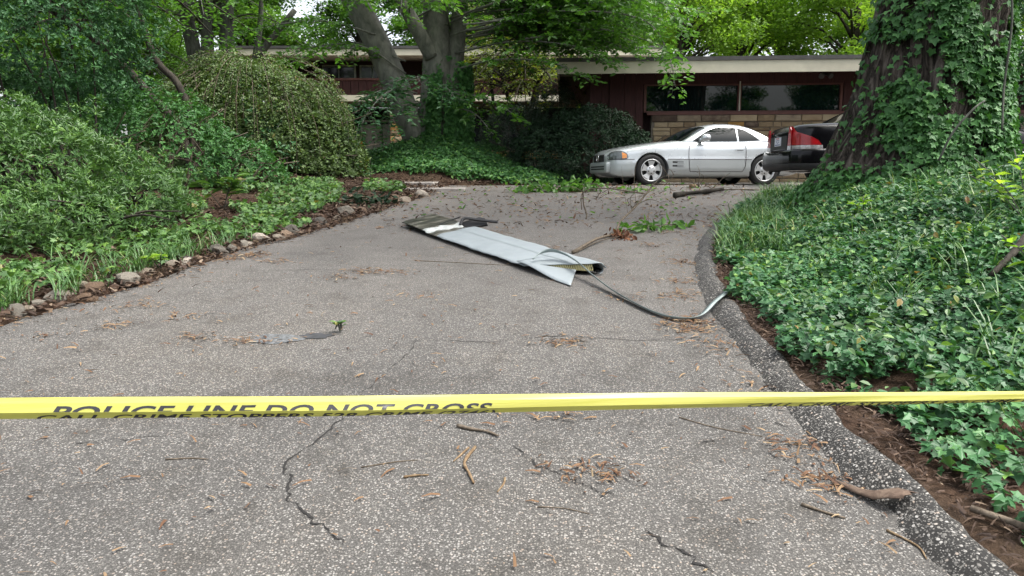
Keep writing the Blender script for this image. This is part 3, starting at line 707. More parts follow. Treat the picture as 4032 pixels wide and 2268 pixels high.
# nose: grille with ring emblem and star on it, bumper slots
def nose_y(z): return S.x0
gr = MB(); gr.box(-.022, .06, -.36, .36, .50, .65); grille = gr.build('grille', 'wheel_dark', coupe); b_ = grille.modifiers.new('b', 'BEVEL'); b_.width = .02; b_.segments = 2
for k in range(5): 
    m = MB(); m.box(-.03, -.0225, -.33, .33, .52 + k * .025, .527 + k * .025); m.build('grille_bar', 'metal_dark', grille)
m = MB(); m.tube([(-.036, .075 * math.cos(t), .575 + .075 * math.sin(t)) for t in np.linspace(0, 6.2832, 25)], .008, 6); em = m.build('emblem', 'chrome', grille, True)
for k in range(3):
    t = R(90 + 120 * k); m = MB(); m.tube([(-.036, 0, .575), (-.036, .07 * math.cos(t), .575 + .07 * math.sin(t))], [.012, .003], 5); m.build('emblem_ray', 'chrome', em)
m = MB(); m.box(-.035, .10, -.62, .62, .255, .495); bu = m.build('front_bumper', 'silver_lower', coupe, True); b_ = bu.modifiers.new('b', 'BEVEL'); b_.width = .05; b_.segments = 4
for k in range(2): 
    m = MB(); m.box(-.041, -.0352, -.48, .48, .335 + k * .05, .362 + k * .05); m.build('bumper_slot', 'wheel_dark', bu)
for ax in (.86, 3.375):
    for sg in (-1, 1): wheel(coupe, ax, sg * .775, .32, sg)
m = MB(); m.box(.5, 4.0, -.6, .6, .2, .26); m.build('underbody', 'wheel_dark', coupe)

# --- black saloon, local x from tail to nose, -y towards the camera
saloon = empty('saloon', (4.78, 13.45, 1.45), R(-1))
tag(saloon, 'black four-door saloon with tall red tail lamps parked behind the big trunk', 'car')
B = CarShape(([0, .03, .08, .18, .35, .7, 1.2, 3.6, 4.2, 4.45, 4.58], [.60, .70, .765, .825, .865, .895, .90, .90, .84, .72, .5]),
             ([0, .2, .6, 4.0, 4.58], [.36, .26, .2, .2, .3]),
             ([0, .02, .06, .3, .8, 1.0, 3.3, 3.8, 4.4, 4.58], [.90, .97, .995, 1.02, 1.04, 1.03, .99, .93, .76, .62]), .02)
B.body('body', 'black_paint', saloon, ((1.08, .32), (3.80, .32)), rad=.36)
D_ = Cabin(([.72, .95, 1.2, 1.5, 1.8, 2.2, 2.6, 2.9, 3.2, 3.5], [1.01, 1.13, 1.265, 1.38, 1.425, 1.435, 1.40, 1.31, 1.16, .98]), 1.0, .80, .58, 1.43)
D_.build('cabin', 'black_paint', saloon)
D_.screen('rear_screen', 'car_glass', saloon, .80, 1.42, .07); D_.screen('windscreen', 'car_glass', saloon, 2.75, 3.4, .07)
for sg in (-1, 1):
    D_.side_glass('side_window', 'car_glass', saloon, [(1.25, 1.03, 1.1), (1.5, 1.02, 1.29), (1.8, 1.01, 1.34), (2.3, 1.0, 1.345), (2.6, 1.0, 1.31), (3.0, 1.0, 1.13)], side=sg)
    # lamps wrap the corner: flank piece and tail piece
    tl = B.patch('tail_lamp', 'red_lens', saloon, [(.004, .665, .985), (.03, .665, .985), (.055, .665, .885), (.14, .665, .845), (.26, .665, .80), (.36, .665, .74), (.41, .665, .67)], .014, sg, 30, 10)
    B.patch('reversing_lens', 'clear_lens', tl, [(.004, .565, .66), (.3, .565, .66), (.43, .565, .66)], .014, sg, 30, 5)
    m = MB(); V = [(-.014, sg * y, z) for y, z in ((.44, .57), (.61, .57), (.615, .66), (.45, .66))] + [(-.002, sg * y, z) for y, z in ((.44, .57), (.61, .57), (.615, .66), (.45, .66))]
    m.add(V, [[0, 1, 2, 3], [4, 5, 6, 7], [0, 1, 5, 4], [1, 2, 6, 5], [2, 3, 7, 6], [3, 0, 4, 7]]); m.build('reversing_face', 'clear_lens', tl)
    m = MB(); V = [(-.014, sg * y, z) for y, z in ((.45, .665), (.615, .665), (.60, .93), (.55, .98), (.50, .98))] + [(-.002, sg * y, z) for y, z in ((.45, .665), (.615, .665), (.60, .93), (.55, .98), (.50, .98))]
    m.add(V, [[0, 1, 2, 3, 4], [5, 6, 7, 8, 9]] + [[i, (i + 1) % 5, 5 + (i + 1) % 5, 5 + i] for i in range(5)]); m.build('lamp_face', 'red_lens', tl)
    B.seam('seam', 'joint_dark', saloon, [(1.55, .98), (1.56, .75), (1.52, .45), (1.45, .3)], .005, .004, sg)
def bumper_pt(q, z, off=.05):
    # plan curve of the bumper: q 0..1 from one flank round the tail to the other
    L = [(.72, -.90), (.35, -.885), (.14, -.83), (.03, -.70), (0, -.4), (0, .4), (.03, .70), (.14, .83), (.35, .885), (.72, .90)]
    s_ = np.linspace(0, 1, len(L)); x = np.interp(q, s_, [p[0] for p in L]); y = np.interp(q, s_, [p[1] for p in L]); return (x - off, y * (1 + off * .45), z)
prf = [(.60, .0), (.585, .05), (.55, .075), (.48, .085), (.40, .085), (.36, .08)]
rb = grid(lambda q, k: bumper_pt(q, prf[int(k)][0], prf[int(k)][1]), np.linspace(0, 1, 46), range(len(prf)), 'rear_bumper', 'black_paint', saloon)
prf2 = [(.358, .085), (.32, .085), (.27, .06), (.24, .02)]
grid(lambda q, k: bumper_pt(q, prf2[int(k)][0], prf2[int(k)][1]), np.linspace(0, 1, 46), range(len(prf2)), 'bumper_valance', 'black_plastic', rb)
m = MB(); m.box(-.02, .02, -.42, .42, .62, .84); nb = m.build('plate_recess', 'black_plastic', saloon)
m = MB(); m.box(-.034, -.0205, -.155, .155, .675, .825); pl = m.build('licence_plate', 'plate_white', saloon)
def text_mesh(txt, size, name, mat, parent, mat4, bold=.0, shear=0):
    cu = bpy.data.curves.new(name, 'FONT'); cu.body = txt; cu.size = size; cu.align_x = 'CENTER'; cu.align_y = 'CENTER'; cu.offset = bold; cu.shear = shear; cu.resolution_u = 3
    o = bpy.data.objects.new(name, cu); col.objects.link(o); dg = bpy.context.evaluated_depsgraph_get(); me = bpy.data.meshes.new_from_object(o.evaluated_get(dg))
    bpy.data.objects.remove(o); me.transform(mat4); me.materials.clear(); me.materials.append(MAT[mat]); return link(bpy.data.objects.new(name, me), parent)
PM = Matrix(((0, 0, 1, -.0352), (-1, 0, 0, 0), (0, 1, 0, .75), (0, 0, 0, 1)))
m = MB(); m.box(-.0362, -.0342, -.13, .13, .688, .705); m.build('plate_strip', 'plate_blue', pl)
m = MB(); m.box(-.0362, -.0342, -.08, .08, .797, .813); m.build('plate_crest', 'plate_red', pl)
for k, (y, z) in enumerate(((-.06, .77), (.0, .775), (.06, .77), (-.05, .74), (.04, .742), (.0, .722))):
    m = MB(); m.box(-.0358, -.0342, y - .022, y + .022, z - .006, z + .006); m.build('plate_mark', 'plate_blue', pl)
for ax in (1.08, 3.80):
    for sg in (-1, 1): wheel(saloon, ax, sg * .77, .32, sg)
m = MB(); m.box(.4, 4.2, -.6, .6, .22, .28); m.build('underbody', 'wheel_dark', saloon)
m = MB(); m.tube([(.2, .45, .26), (-.0, .45, .25)], .03, 10); m.build('exhaust_pipe', 'metal_dark', saloon)

# ------------------------------------------------------------------ torn aircraft flap lying on the drive
PA = Vector((-1.42, 9.68, 0)); PANG = math.atan2(-.861, .508)
panel = empty('wreckage_panel', (PA.x, PA.y, hd1(PA.x, PA.y)), PANG)
tag(panel, 'long torn grey-white aircraft flap, scorched at one end, lying on the asphalt', 'wreckage')
cu_, su_ = math.cos(PANG), math.sin(PANG)
def pw(u, v, h):      # local point whose height h counts from the sloping asphalt
    x = PA.x + u * cu_ - v * su_; y = PA.y + u * su_ + v * cu_
    return (u, v, dz(x, y) + h - panel.location.z)
PW = .52
def ph(u, v):         # top of the hollow section above the asphalt
    t = v / PW; prof_ = .045 + .085 * t ** .8
    if t > .93: prof_ -= .05 * ((t - .93) / .07) ** 2
    dent = .012 * noise.noise((u * 2.2, v * 5, 3)) + .006 * noise.noise((u * 7, v * 9, 8)); bend = -.05 * math.exp(-((u - .82) / .16) ** 2) * t + .02 * (u < .7) * (1 - t)
    return prof_ + dent + bend
def skin(name, mat, u0f, u1f, nv=18, nu=40, off=0):
    vs2 = np.linspace(0, PW, nv); V = []; F = []
    for i in range(nu):
        for v in vs2:
            a, b = u0f(v), u1f(v); u = a + (b - a) * i / (nu - 1); ve = v + (.008 * noise.noise((u * 6, 2, 2)) if v > PW * .95 or v < .01 else 0)
            V.append(pw(u, ve, ph(u, v) + off))
    for i in range(nu - 1):
        for k in range(nv - 1): F.append((i * nv + k, (i + 1) * nv + k, (i + 1) * nv + k + 1, i * nv + k + 1))
    o = mk(name, V, np.array(F), mat, panel, True); sm = o.modifiers.new('s', 'SOLIDIFY'); sm.thickness = .006; sm.offset = -1; return o
b0 = lambda v: -.05 + .03 * noise.noise((v * 6, 1, 1)) - .1 * v / PW
b1 = lambda v: .62 + .08 * noise.noise((v * 9, 4, 1)) + .05 * v
b2 = lambda v: .78 + .05 * noise.noise((v * 12, 7, 1)) - .02 * v
b3 = lambda v: 1.02 + .05 * noise.noise((v * 7, 9, 1)) - .12 * v
b4 = lambda v: 3.02 + .62 * (v / PW) ** .9 + .02 * noise.noise((v * 14, 3, 1))
skin('scorched_skin', 'panel_scorched', b0, b1); skin('torn_paint_edge', 'panel_white', b1, b2, nu=8); skin('sooty_skin', 'panel_scorched', b2, b3, nu=10)
skin('top_skin', 'panel_paint', b3, b4, nu=70)
# rivet line and seam along the spar
V = []; F = []
for i, u in enumerate(np.linspace(1.15, 3.3, 60)):
    for s in (-1, 1): V.append(pw(u, PW * .60 + s * .0035, ph(u, PW * .60) + .003))
    if i: F.append((2 * i - 2, 2 * i, 2 * i + 1, 2 * i - 1))
mk('spar_seam', V, np.array(F), 'strip_metal', panel)
# rounded nose and underside
V = []; F = []; n = 9; us = np.linspace(1.0, 3.55, 60)
for u in us:
    for k in range(n):
        a = math.pi * k / (n - 1); hc = (ph(u, PW) + .01) / 2; V.append(pw(u, PW + .035 * math.sin(a), hc + (ph(u, PW) - hc) * math.cos(a)))
for i in range(len(us) - 1):
    for k in range(n - 1): F.append((i * n + k, i * n + k + 1, (i + 1) * n + k + 1, (i + 1) * n + k))
mk('leading_edge', V, np.array(F), 'panel_paint', panel, True)
grid(lambda u, v: pw(u, v, .022 + .02 * (1 - v / PW)), np.linspace(.0, 3.0, 30), np.linspace(.0, PW, 6), 'bottom_skin', 'panel_black', panel)
# torn lower skin that bends down past the break
def flap(u, t):
    v = PW * t * (1 - .1 * (u - 3.0)); return pw(u, v - .01, max(.014, .075 - .06 * ss(3.0, 3.65, u)) + .02 * t)
fl_ = grid(lambda u, t: flap(2.9 + (u) * (.92 - .5 * t), t * .86), np.linspace(0, 1, 16), np.linspace(0, 1, 8), 'torn_flap', 'panel_paint', panel); fl_.modifiers.new('s', 'SOLIDIFY').thickness = .006
# honeycomb core showing in the tear, open black nose tube
V = []; F = []
for i, t in enumerate(np.linspace(.1, .84, 14)):
    v = PW * t; u = b4(v) - .02; V += [pw(u, v, ph(u, v) - .006), pw(u + .02, v, max(.03, ph(u, v) - .012 - .055 * min(1, t * 1.4)))]
    if i: F.append((2 * i - 2, 2 * i - 1, 2 * i + 1, 2 * i))
mk('honeycomb_core', V, np.array(F), 'honeycomb', panel)
m = MB(); ring = []
for u in (3.25, 3.53):
    ring += [Vector(pw(u, PW * .86 + .045 + .075 * math.cos(a), .066 + .036 * math.sin(a))) for a in np.linspace(0, 6.2832, 17)[:-1]]
m.add(ring, [[k, (k + 1) % 16, 16 + (k + 1) % 16, 16 + k] for k in range(16)]); m.build('nose_tube', 'panel_black', panel, True)
for k in range(7):
    a = R(30 + 40 * k); m = MB(); p = Vector(pw(3.52, PW * .86 + .045 + .065 * math.cos(a), .066 + .03 * math.sin(a))); m.tube([p, p + Vector((.02, random.uniform(-.02, .02), random.uniform(-.02, .02)))], [.012, .003], 4); m.build('torn_tab', 'panel_black', panel)
# bent hinge fitting sticking out behind the scorched end
m = MB(); P = [pw(.72, PW - .05, .10), pw(.70, PW + .02, .17), pw(.80, PW + .16, .15), pw(.98, PW + .34, .13)]; m.tube(crom(P, 5), [.02] * 16, 6); m.build('hinge_strut', 'black_plastic', panel)
V = [pw(.62, PW - .02, .08), pw(.72, PW + .22, .15), pw(.78, PW + .27, .14), pw(.86, PW + .27, .07), pw(.80, PW + .1, .05), pw(.66, PW + .02, .04)]
o = mk('hinge_bracket', V, [[0, 1, 2, 3, 4, 5]], 'black_plastic', panel); o.modifiers.new('s', 'SOLIDIFY').thickness = .03
V = [pw(.55, PW * .5, ph(.55, PW * .5) + .004), pw(.62, PW * .96, ph(.62, PW * .96) + .05), pw(.66, PW * .98, ph(.6, PW * .98) + .09), pw(.62, PW * .5, ph(.6, PW * .5) + .012)]
o = mk('curled_skin', V, [[0, 1, 2, 3]], 'panel_black', panel); o.modifiers.new('s', 'SOLIDIFY').thickness = .006

# seal strip trailing from the flap over the asphalt into the ivy
SP = [(.20, 7.02, .125), (.27, 7.12, .16), (.38, 7.13, .185), (.50, 7.02, .17), (.62, 6.80, .13), (.74, 6.45, .07), (.88, 6.02, .03), (1.06, 5.52, .02), (1.22, 5.33, .02), (1.38, 5.36, .03), (1.54, 5.56, .085), (1.68, 5.80, .09), (1.80, 6.02, .10)]
P = crom([(x, y, dz(x, y) + h) for x, y, h in SP], 9); V = []; F = []
for i, p in enumerate(P):
    d = (P[min(i + 1, len(P) - 1)] - P[max(i - 1, 0)]).normalized(); s = Vector((d.y, -d.x, 0)).normalized(); f = i / len(P)
    tilt = s * .9 + Vector((0, 0, .55 + .3 * math.sin(f * 5))); tilt.normalize(); nn = d.cross(tilt).normalized(); w = .03 * (1 if f > .06 else .3 + f * 11)
    V += [p - tilt * w, p + nn * .008, p + tilt * w, p - nn * .004]
for i in range(len(P) - 1):
    for k in range(4): F.append((4 * i + k, 4 * i + (k + 1) % 4, 4 * i + 4 + (k + 1) % 4, 4 * i + 4 + k))
o = mk('metal_strip', V, np.array(F), 'strip_metal', None, True)
tag(o, 'thin greenish metal strip curling from the torn flap over the kerb into ivy', 'strip')

# ------------------------------------------------------------------ police tape
T0 = Vector((-.97, 1.35, 1.14)); T1 = Vector((1.43, 2.0, .963)); td = (T1 - T0).normalized(); tf = Vector((td.y, -td.x, 0)).normalized() * -1
tback = Vector((-td.y, td.x, 0)).normalized()
if tback.y < 0: tback = -tback
CS = [(.004, .0), (-.006, -.009), (-.011, -.0245), (-.0005, -.0385)]       # (away from the camera, down)
def tp(s, q, off=0):
    """s metres along from T0; q 0..3 over the folded section"""
    tw = ss(1.6, 2.9, s); k = min(int(q), 2); t = q - k; a, b = CS[k], CS[k + 1]
    yy = a[0] + (b[0] - a[0]) * t; zz = (a[1] + (b[1] - a[1]) * t) * (1 - .22 * tw)
    n_ = Vector((0, 0, 0)) + (-tback * abs(a[1] - b[1]) + Vector((0, 0, 1)) * (b[0] - a[0]) * -1); n_.normalize()
    sag = -.0022 * math.sin(s * 3.1) * math.sin(s * 1.3); yy += .0025 * math.sin(s * 2.3 + q * 1.3) + .0012 * math.sin(s * 9 + q * 2); zz *= 1 + .07 * math.sin(s * 1.9 + .5)
    return T0 + td * s + tback * yy + Vector((0, 0, zz + sag)) + n_ * off
TSS = np.linspace(-2.6, 6.5, 140)
V = []; F = []; qs = [0, .33, .66, 1, 1.33, 1.66, 2, 2.33, 2.66, 3]
for s in TSS:
    V += [tp(s, min(q, 2.9999)) for q in qs]
n = len(qs)
for i in range(len(TSS) - 1):
    for k in range(n - 1): F.append((i * n + k, i * n + k + 1, (i + 1) * n + k + 1, (i + 1) * n + k))
tape = mk('police_tape', V, np.array(F), 'tape_yellow', None, False)
tag(tape, 'yellow police line tape with black lettering stretched across the driveway', 'tape')
def tape_text(txt, s0, s1, keep, qa, qb, shear):
    cu = bpy.data.curves.new('t', 'FONT'); cu.body = txt; cu.size = 1; cu.offset = .026; cu.shear = shear; cu.resolution_u = 4; cu.space_character = 1.06
    o = bpy.data.objects.new('t', cu); col.objects.link(o); dg = bpy.context.evaluated_depsgraph_get(); me = bpy.data.meshes.new_from_object(o.evaluated_get(dg)); bpy.data.objects.remove(o)
    bm = bmesh.new(); bm.from_mesh(me)
    ys = [v.co.y for v in bm.verts]; xs = [v.co.x for v in bm.verts]; top = max(ys); bot = 0; cut = bot + (top - bot) * keep
    bmesh.ops.bisect_plane(bm, geom=bm.verts[:] + bm.edges[:] + bm.faces[:], plane_co=(0, cut, 0), plane_no=(0, 1, 0), clear_inner=True)
    xa, xb = min(xs), max(xs)
    for k in np.linspace(xa, xb, 26)[1:-1]: bmesh.ops.bisect_plane(bm, geom=bm.verts[:] + bm.edges[:] + bm.faces[:], plane_co=(k, 0, 0), plane_no=(1, 0, 0))
    for v in bm.verts:
        f = (v.co.y - cut) / (top - cut); v.co = tp(s0 + (s1 - s0) * (v.co.x - xa) / (xb - xa), qb + (qa - qb) * f, .0007)
    me2 = bpy.data.meshes.new('lettering'); bm.to_mesh(me2); bm.free(); me2.materials.append(MAT['tape_ink']); lo = link(bpy.data.objects.new('lettering', me2), tape); lo['kind'] = 'stuff'
def sx(dx):           # tape station seen along a given bearing: solve T0 + s td on the sight line x/y = dx
    return (dx * T0.y - T0.x) / (td.x - dx * td.y)
PXB = lambda px: (px - 1288) / 1860 / (.9893 + (724 - 1020) / 1860 * .1461)
tape_text('POLICE LINE DO NOT CROSS', sx(PXB(125)), sx(PXB(1236)), .52, 1.3, 1.95, .32)
tape_text('CALL CRIME STOPPERS 528-CRIME (2746)', sx(PXB(90)), sx(PXB(1245)), .35, 2.35, 2.97, .3)
tape_text('CALL CRIME STOPPERS 528-CRIME (2746)', sx(PXB(1880)), sx(PXB(1880)) + 1.02, .05, 2.05, 2.97, .4)

# ------------------------------------------------------------------ fallen branches, sticks, log
def branch_thing(name, label, cat, tubes, mat='dry_twig', group=None):
    base = Vector(tubes[0][0][0]); e = empty(name, base); tag(e, label, cat, group)
    m = MB()
    for pts, r0, r1 in tubes:
        P = crom([Vector(p) - base for p in pts], 4); m.tube(P, list(np.linspace(r0, r1, len(P))), 5)
    m.build('stem', mat, e, True); return e, base
def on(x, y, h=0): return (x, y, dz(x, y) + h)
def twiglets(P0, P1, n, L, up=.3):
    out = []
    for k in range(n):
        t = random.uniform(.15, 1); p = Vector(P0).lerp(Vector(P1), t); d = Vector((random.gauss(0, 1), random.gauss(0, .6), random.gauss(up, .6))).normalized() * L * random.uniform(.5, 1.2)
        q = p + d; q.z = max(q.z, dz(q.x, q.y) + .01); mid = p.lerp(q, .5) + Vector((random.gauss(0, .04), random.gauss(0, .04), .04)); out.append(([p, mid, q], .0055, .0025))
    return out
main = [on(.65, 7.88, .02), on(.95, 8.4, .06), (1.24, 8.95, .90), (1.37, 9.35, 1.02), (1.64, 9.8, 1.20), (1.93, 10.2, 1.47)]
tb = [(main, .02, .012), ([on(.68, 7.9, .015), on(1.0, 8.45, .03), on(1.25, 8.62, .05)], .008, .004),
      ([(1.93, 10.2, 1.47), (2.1, 10.4, 1.58), (2.4, 10.6, 1.62)], .005, .002), ([(1.64, 9.8, 1.20), (1.62, 9.9, 1.5), (1.66, 10, 1.78)], .004, .0015),
      ([(1.80, 10.05, 1.35), (1.3, 10.4, 1.42), (1.0, 10.5, 1.36), (.98, 10.45, 1.12)], .011, .007), ([(1.0, 10.5, 1.36), (1.01, 10.5, 1.2), (1.05, 10.45, 1.06), on(1.04, 10.4, .0)], .010, .013),
      ([(1.93, 10.2, 1.47), (2.2, 10.2, 1.52), (2.6, 10.3, 1.5), (2.8, 10.3, 1.42)], .004, .0015), ([(1.5, 9.6, 1.1), (1.45, 9.7, 1.45), (1.43, 9.8, 1.72)], .003, .0012),
      ([on(1.72, 9.4, .02), (1.76, 9.5, 1.2), (1.84, 9.7, 1.4)], .003, .0015)]
for a, b, n in ((main[3], main[5], 7), ((2.1, 10.4, 1.58), (2.4, 10.6, 1.62), 3), ((1.8, 10.05, 1.35), (1.0, 10.5, 1.36), 7), ((1.93, 10.2, 1.47), (2.8, 10.3, 1.42), 7)): tb += twiglets(a, b, n, .28)
fb, fbase = branch_thing('fallen_branch', 'bare forked branch with curled brown leaves fallen across the asphalt beside the flap', 'branch', tb)
n = 70; P = np.array([1.30, 8.85, .90]) + rng.normal(size=(n, 3)) * [.09, .09, .055]; P[:25] += [.05, -.12, -.04]; P[:, 2] = np.maximum(P[:, 2], np.array([dz(a, b) for a, b in P[:, :2]]) + .02)
leaves('withered_leaves', P - np.array(fbase), rdir(n), jit(np.tile([0, 0, -1.], (n, 1)), .4), rng.uniform(.06, .11, n), 'oval', 'brown_leaf', fb)
def leafy(name, label, path, nl, spread, size, mat, group=None, lift=.05):
    e, base = branch_thing(name, label, 'branch', [(path, .012, .004)])
    t = rng.random(nl); PP = np.array([list(Vector(path[0]).lerp(Vector(path[-1]), a)) for a in t]); PP += rng.normal(size=PP.shape) * [spread, spread * .8, 0]
    PP[:, 2] = [dz(a, b) + abs(random.gauss(0, lift)) + .012 for a, b in PP[:, :2]]
    leaves('leaves', PP - np.array(base), jit(np.tile([0, -.25, .8], (nl, 1)), .55), rdir(nl), rng.uniform(.7, 1.2, nl) * size, 'oval', mat, e, rnd=rng.beta(2, 2, nl)); return e
leafy('leafy_twig', 'broken green leafy twig lying beside the brown-leaved branch', [on(1.38, 9.1, .02), on(1.75, 9.42, .05), on(2.25, 9.75, .04)], 75, .10, .13, 'beech_leaf')
leafy('leafy_bough', 'broad leafy green bough dropped in front of the ivy mound', [on(.15, 13.9, .03), on(.8, 14.1, .08), on(1.6, 14.2, .04)], 260, .17, .14, 'beech_leaf', lift=.10)
leafy('leafy_sprig', 'small leafy sprig on the asphalt near the coupe wheel', [on(2.0, 13.7, .02), on(2.4, 13.9, .04), on(2.75, 14.0, .03)], 45, .15, .11, 'beech_leaf', lift=.05)
leafy('evergreen_cutting', 'dark evergreen cutting lying on the leaf litter by two pale rocks', [(-2.75, 11.9, h1(-2.75, 11.9) + .04), (-2.3, 12.0, h1(-2.3, 12) + .08), (-1.95, 11.9, h1(-1.95, 11.9) + .03)], 110, .12, .12, 'rhodo_leaf', lift=.09)
def stick(label, pts, r, mat='dry_twig', name='stick', cat='stick', taper=.5):
    base = Vector(on(*pts[0])); P = crom([Vector(on(x, y, r)) - base for x, y in pts], 4); m = MB(); m.tube(P, [r * (1 + .25 * random.uniform(-1, 1)) * (1 - (1 - taper) * i / len(P)) for i in range(len(P))], 7)
    o = m.build(name, mat, None, True); o.location = base; tag(o, label, cat); return o
stick('thick rotting log lying on the asphalt before the coupe', [(2.72, 12.5), (2.95, 12.56), (3.25, 12.52), (3.56, 12.55)], .045, 'dark_bark', 'log', 'log', .8)
stick('split pale stick with dark bark just beyond the tape', [(-.27, 3.51), (-.2, 3.47), (-.12, 3.44), (-.065, 3.39)], .009)
stick('bent brown stick standing away from the split pale one', [(-.17, 3.27), (-.21, 3.12), (-.185, 3.02), (-.16, 2.93)], .009, 'peeled_wood')
stick('short yellowish peeled splinter beside the bent brown stick', [(-.2, 3.27), (-.23, 3.2), (-.26, 3.13)], .0055, 'peeled_wood')
stick('flat pale splinter left of the bent stick', [(-.46, 2.985), (-.41, 3.0), (-.355, 3.005)], .006, 'peeled_wood')
stick('tiny curled tan splinter right of the bent stick', [(-.03, 2.98), (-.035, 2.93), (-.06, 2.86)], .005, 'peeled_wood')
stick('straight thin grey twig by the crack in the asphalt', [(-.66, 3.08), (-.52, 3.13), (-.42, 3.15)], .003)
stick('pair-end grey twig on the open asphalt away from the crack', [(-1.55, 3.16), (-1.44, 3.17), (-1.36, 3.16)], .004)
stick('thin dark twig lying toward the kerb under the tape', [(.85, 3.62), (1.0, 3.5), (1.2, 3.4)], .003)
stick('crooked little twig right of the bent stick', [(.1, 2.75), (.2, 2.74), (.3, 2.7)], .003)
stick('curved tan twig lying along the kerb foot', [(1.4, 2.6), (1.46, 2.5), (1.45, 2.42)], .005, 'peeled_wood')
stick('dark twig pointing at the curled bark', [(1.15, 2.78), (1.22, 2.72), (1.28, 2.68)], .006)
stick('long thin twig in front of the flap edge', [(-1.0, 7.55), (-.55, 7.45), (-.2, 7.35), (.05, 7.3)], .004)
stick('dark limb lying by the log', [(3.35, 12.9), (3.7, 12.6), (4.1, 12.3)], .014)
# strip of fallen bark by the kerb
V = []; F = []; Lb = [(1.36, 2.95, .010, .02), (1.39, 2.91, .012, .028), (1.42, 2.86, .016, .04), (1.45, 2.81, .030, .06), (1.50, 2.76, .062, .085), (1.54, 2.715, .078, .06)]
for i, (x, y, h, w) in enumerate(Lb):
    d = Vector((.62, -.78, 0)); s = Vector((.78, .62, 0))
    for k in range(5): t = k / 2 - 1; q = Vector((x, y, 0)) + s * w * .5 * t + d * random.gauss(0, .012); V.append((q.x, q.y, hd1(x, y) + h + .006 * (1 - t * t) + .012 * t * (w / .1)))
for i in range(5):
    for k in range(4): F.append((i * 5 + k, i * 5 + k + 1, i * 5 + k + 6, i * 5 + k + 5))
m_bark('bark_strip', (.05, .034, .026), (.1, .07, .054), (.16, .12, .092), 7, .3, .4)
o = mk('bark_strip', V, np.array(F), 'bark_strip', None, True); o.modifiers.new('s', 'SOLIDIFY').thickness = .003; tag(o, 'curled strip of reddish brown bark resting against the kerb', 'bark')
m = MB(); m.tube([(0, 0, .05), (.11, .06, .05)], [.045, .042], 14); o = m.build('cut_log_end', 'peeled_wood', None, True); o.location = on(3.35, 14.0, -.02); tag(o, 'short sawn piece of pale wood before the coupe sill', 'wood')
# root or limb half buried in the ivy bank
bp = crom([(3.2, 4.9, h1(3.2, 4.9) + .08), (3.4, 5.0, h1(3.4, 5.0) + .13), (3.7, 5.2, h1(3.7, 5.2) + .17), (4.3, 5.4, h1(4.3, 5.4) + .15)], 5)
m = MB(); m.tube(bp, list(np.linspace(.018, .035, len(bp))), 8); o = m.build('fallen_limb', 'dark_bark', None, True); tag(o, 'grey fallen limb half buried in the ivy bank', 'branch')
bp = crom([(1.72, 2.62, h1(1.72, 2.62) + .03), (1.85, 2.45, h1(1.85, 2.45) + .035), (1.92, 2.25, h1(1.92, 2.25) + .03), (2.05, 2.05, h1(2.05, 2.05) + .03)], 5)
m = MB(); m.tube(bp, .014, 7); o = m.build('root', 'dry_twig', None, True); tag(o, 'brown woody root on bare soil behind the kerb', 'root')

# ------------------------------------------------------------------ border stones on the left edge
def rock_mesh(seed):
    bm = bmesh.new(); bmesh.ops.create_icosphere(bm, subdivisions=2, radius=1)
    for v in bm.verts:
        c = v.co.copy(); k = 1 + .35 * noise.noise(c * 1.1 + Vector((seed * 7, 0, 0))) + .16 * noise.noise(c * 3 + Vector((0, seed * 5, 0)))
        v.co = c * k
        for pn in range(4):       # flat broken faces
            q = Vector((math.sin(seed * 3 + pn * 2.1), math.cos(seed * 2 + pn * 1.7), math.sin(seed + pn * 1.3) * .7)).normalized(); d = v.co.dot(q)
            if d > .72: v.co -= q * (d - .72)
    me = bpy.data.meshes.new('rock'); bm.to_mesh(me); bm.free(); return me
RM = {}
for k in range(6):
    for mt in ('fieldstone_grey', 'fieldstone_pale', 'fieldstone_tan'): 
        me = rock_mesh(k); me.materials.append(MAT[mt]); RM[k, mt] = me
STN = [(-3.78, 5.48, .075, 'g'), (-3.74, 5.60, .05, 'p'), (-3.72, 5.72, .06, 't'), (-3.66, 5.8, .055, 'g'), (-3.64, 5.92, .10, 'g'), (-3.74, 6.15, .05, 'p'), (-3.44, 5.91, .085, 't'), (-3.54, 6.21, .085, 't'), (-3.7, 6.48, .06, 'p'),
       (-3.46, 6.51, .10, 'g'), (-3.47, 6.72, .07, 'g'), (-3.36, 6.8, .07, 'p'), (-3.3, 7.06, .075, 'p'), (-3.24, 7.31, .07, 'p'), (-3.27, 7.5, .06, 'g'), (-3.17, 7.46, .055, 't'), (-3.18, 7.88, .11, 'g'), (-3.1, 8.02, .07, 'g'),
       (-3.02, 8.1, .06, 't'), (-3.05, 8.28, .07, 'g'), (-2.95, 8.30, .06, 'p'), (-2.90, 8.56, .10, 'p'), (-2.79, 8.72, .07, 'p'), (-2.73, 8.87, .09, 't'), (-2.76, 9.15, .10, 'g'), (-2.55, 9.87, .10, 'g'), (-2.47, 10.75, .13, 'g'),
       (-2.4, 10.30, .06, 'p'), (-2.22, 11.0, .08, 't'), (-1.79, 12.42, .12, 'p'), (-1.92, 12.3, .13, 't'), (-1.54, 13.37, .11, 'p')]
LAB = {'g': ('fieldstone_grey', 'grey fieldstone edging the driveway below the shrubs', 'grey edging stones'), 'p': ('fieldstone_pale', 'pale quartz-like fieldstone edging the driveway below the shrubs', 'pale edging stones'),
       't': ('fieldstone_tan', 'tan fieldstone edging the driveway below the shrubs', 'tan edging stones')}
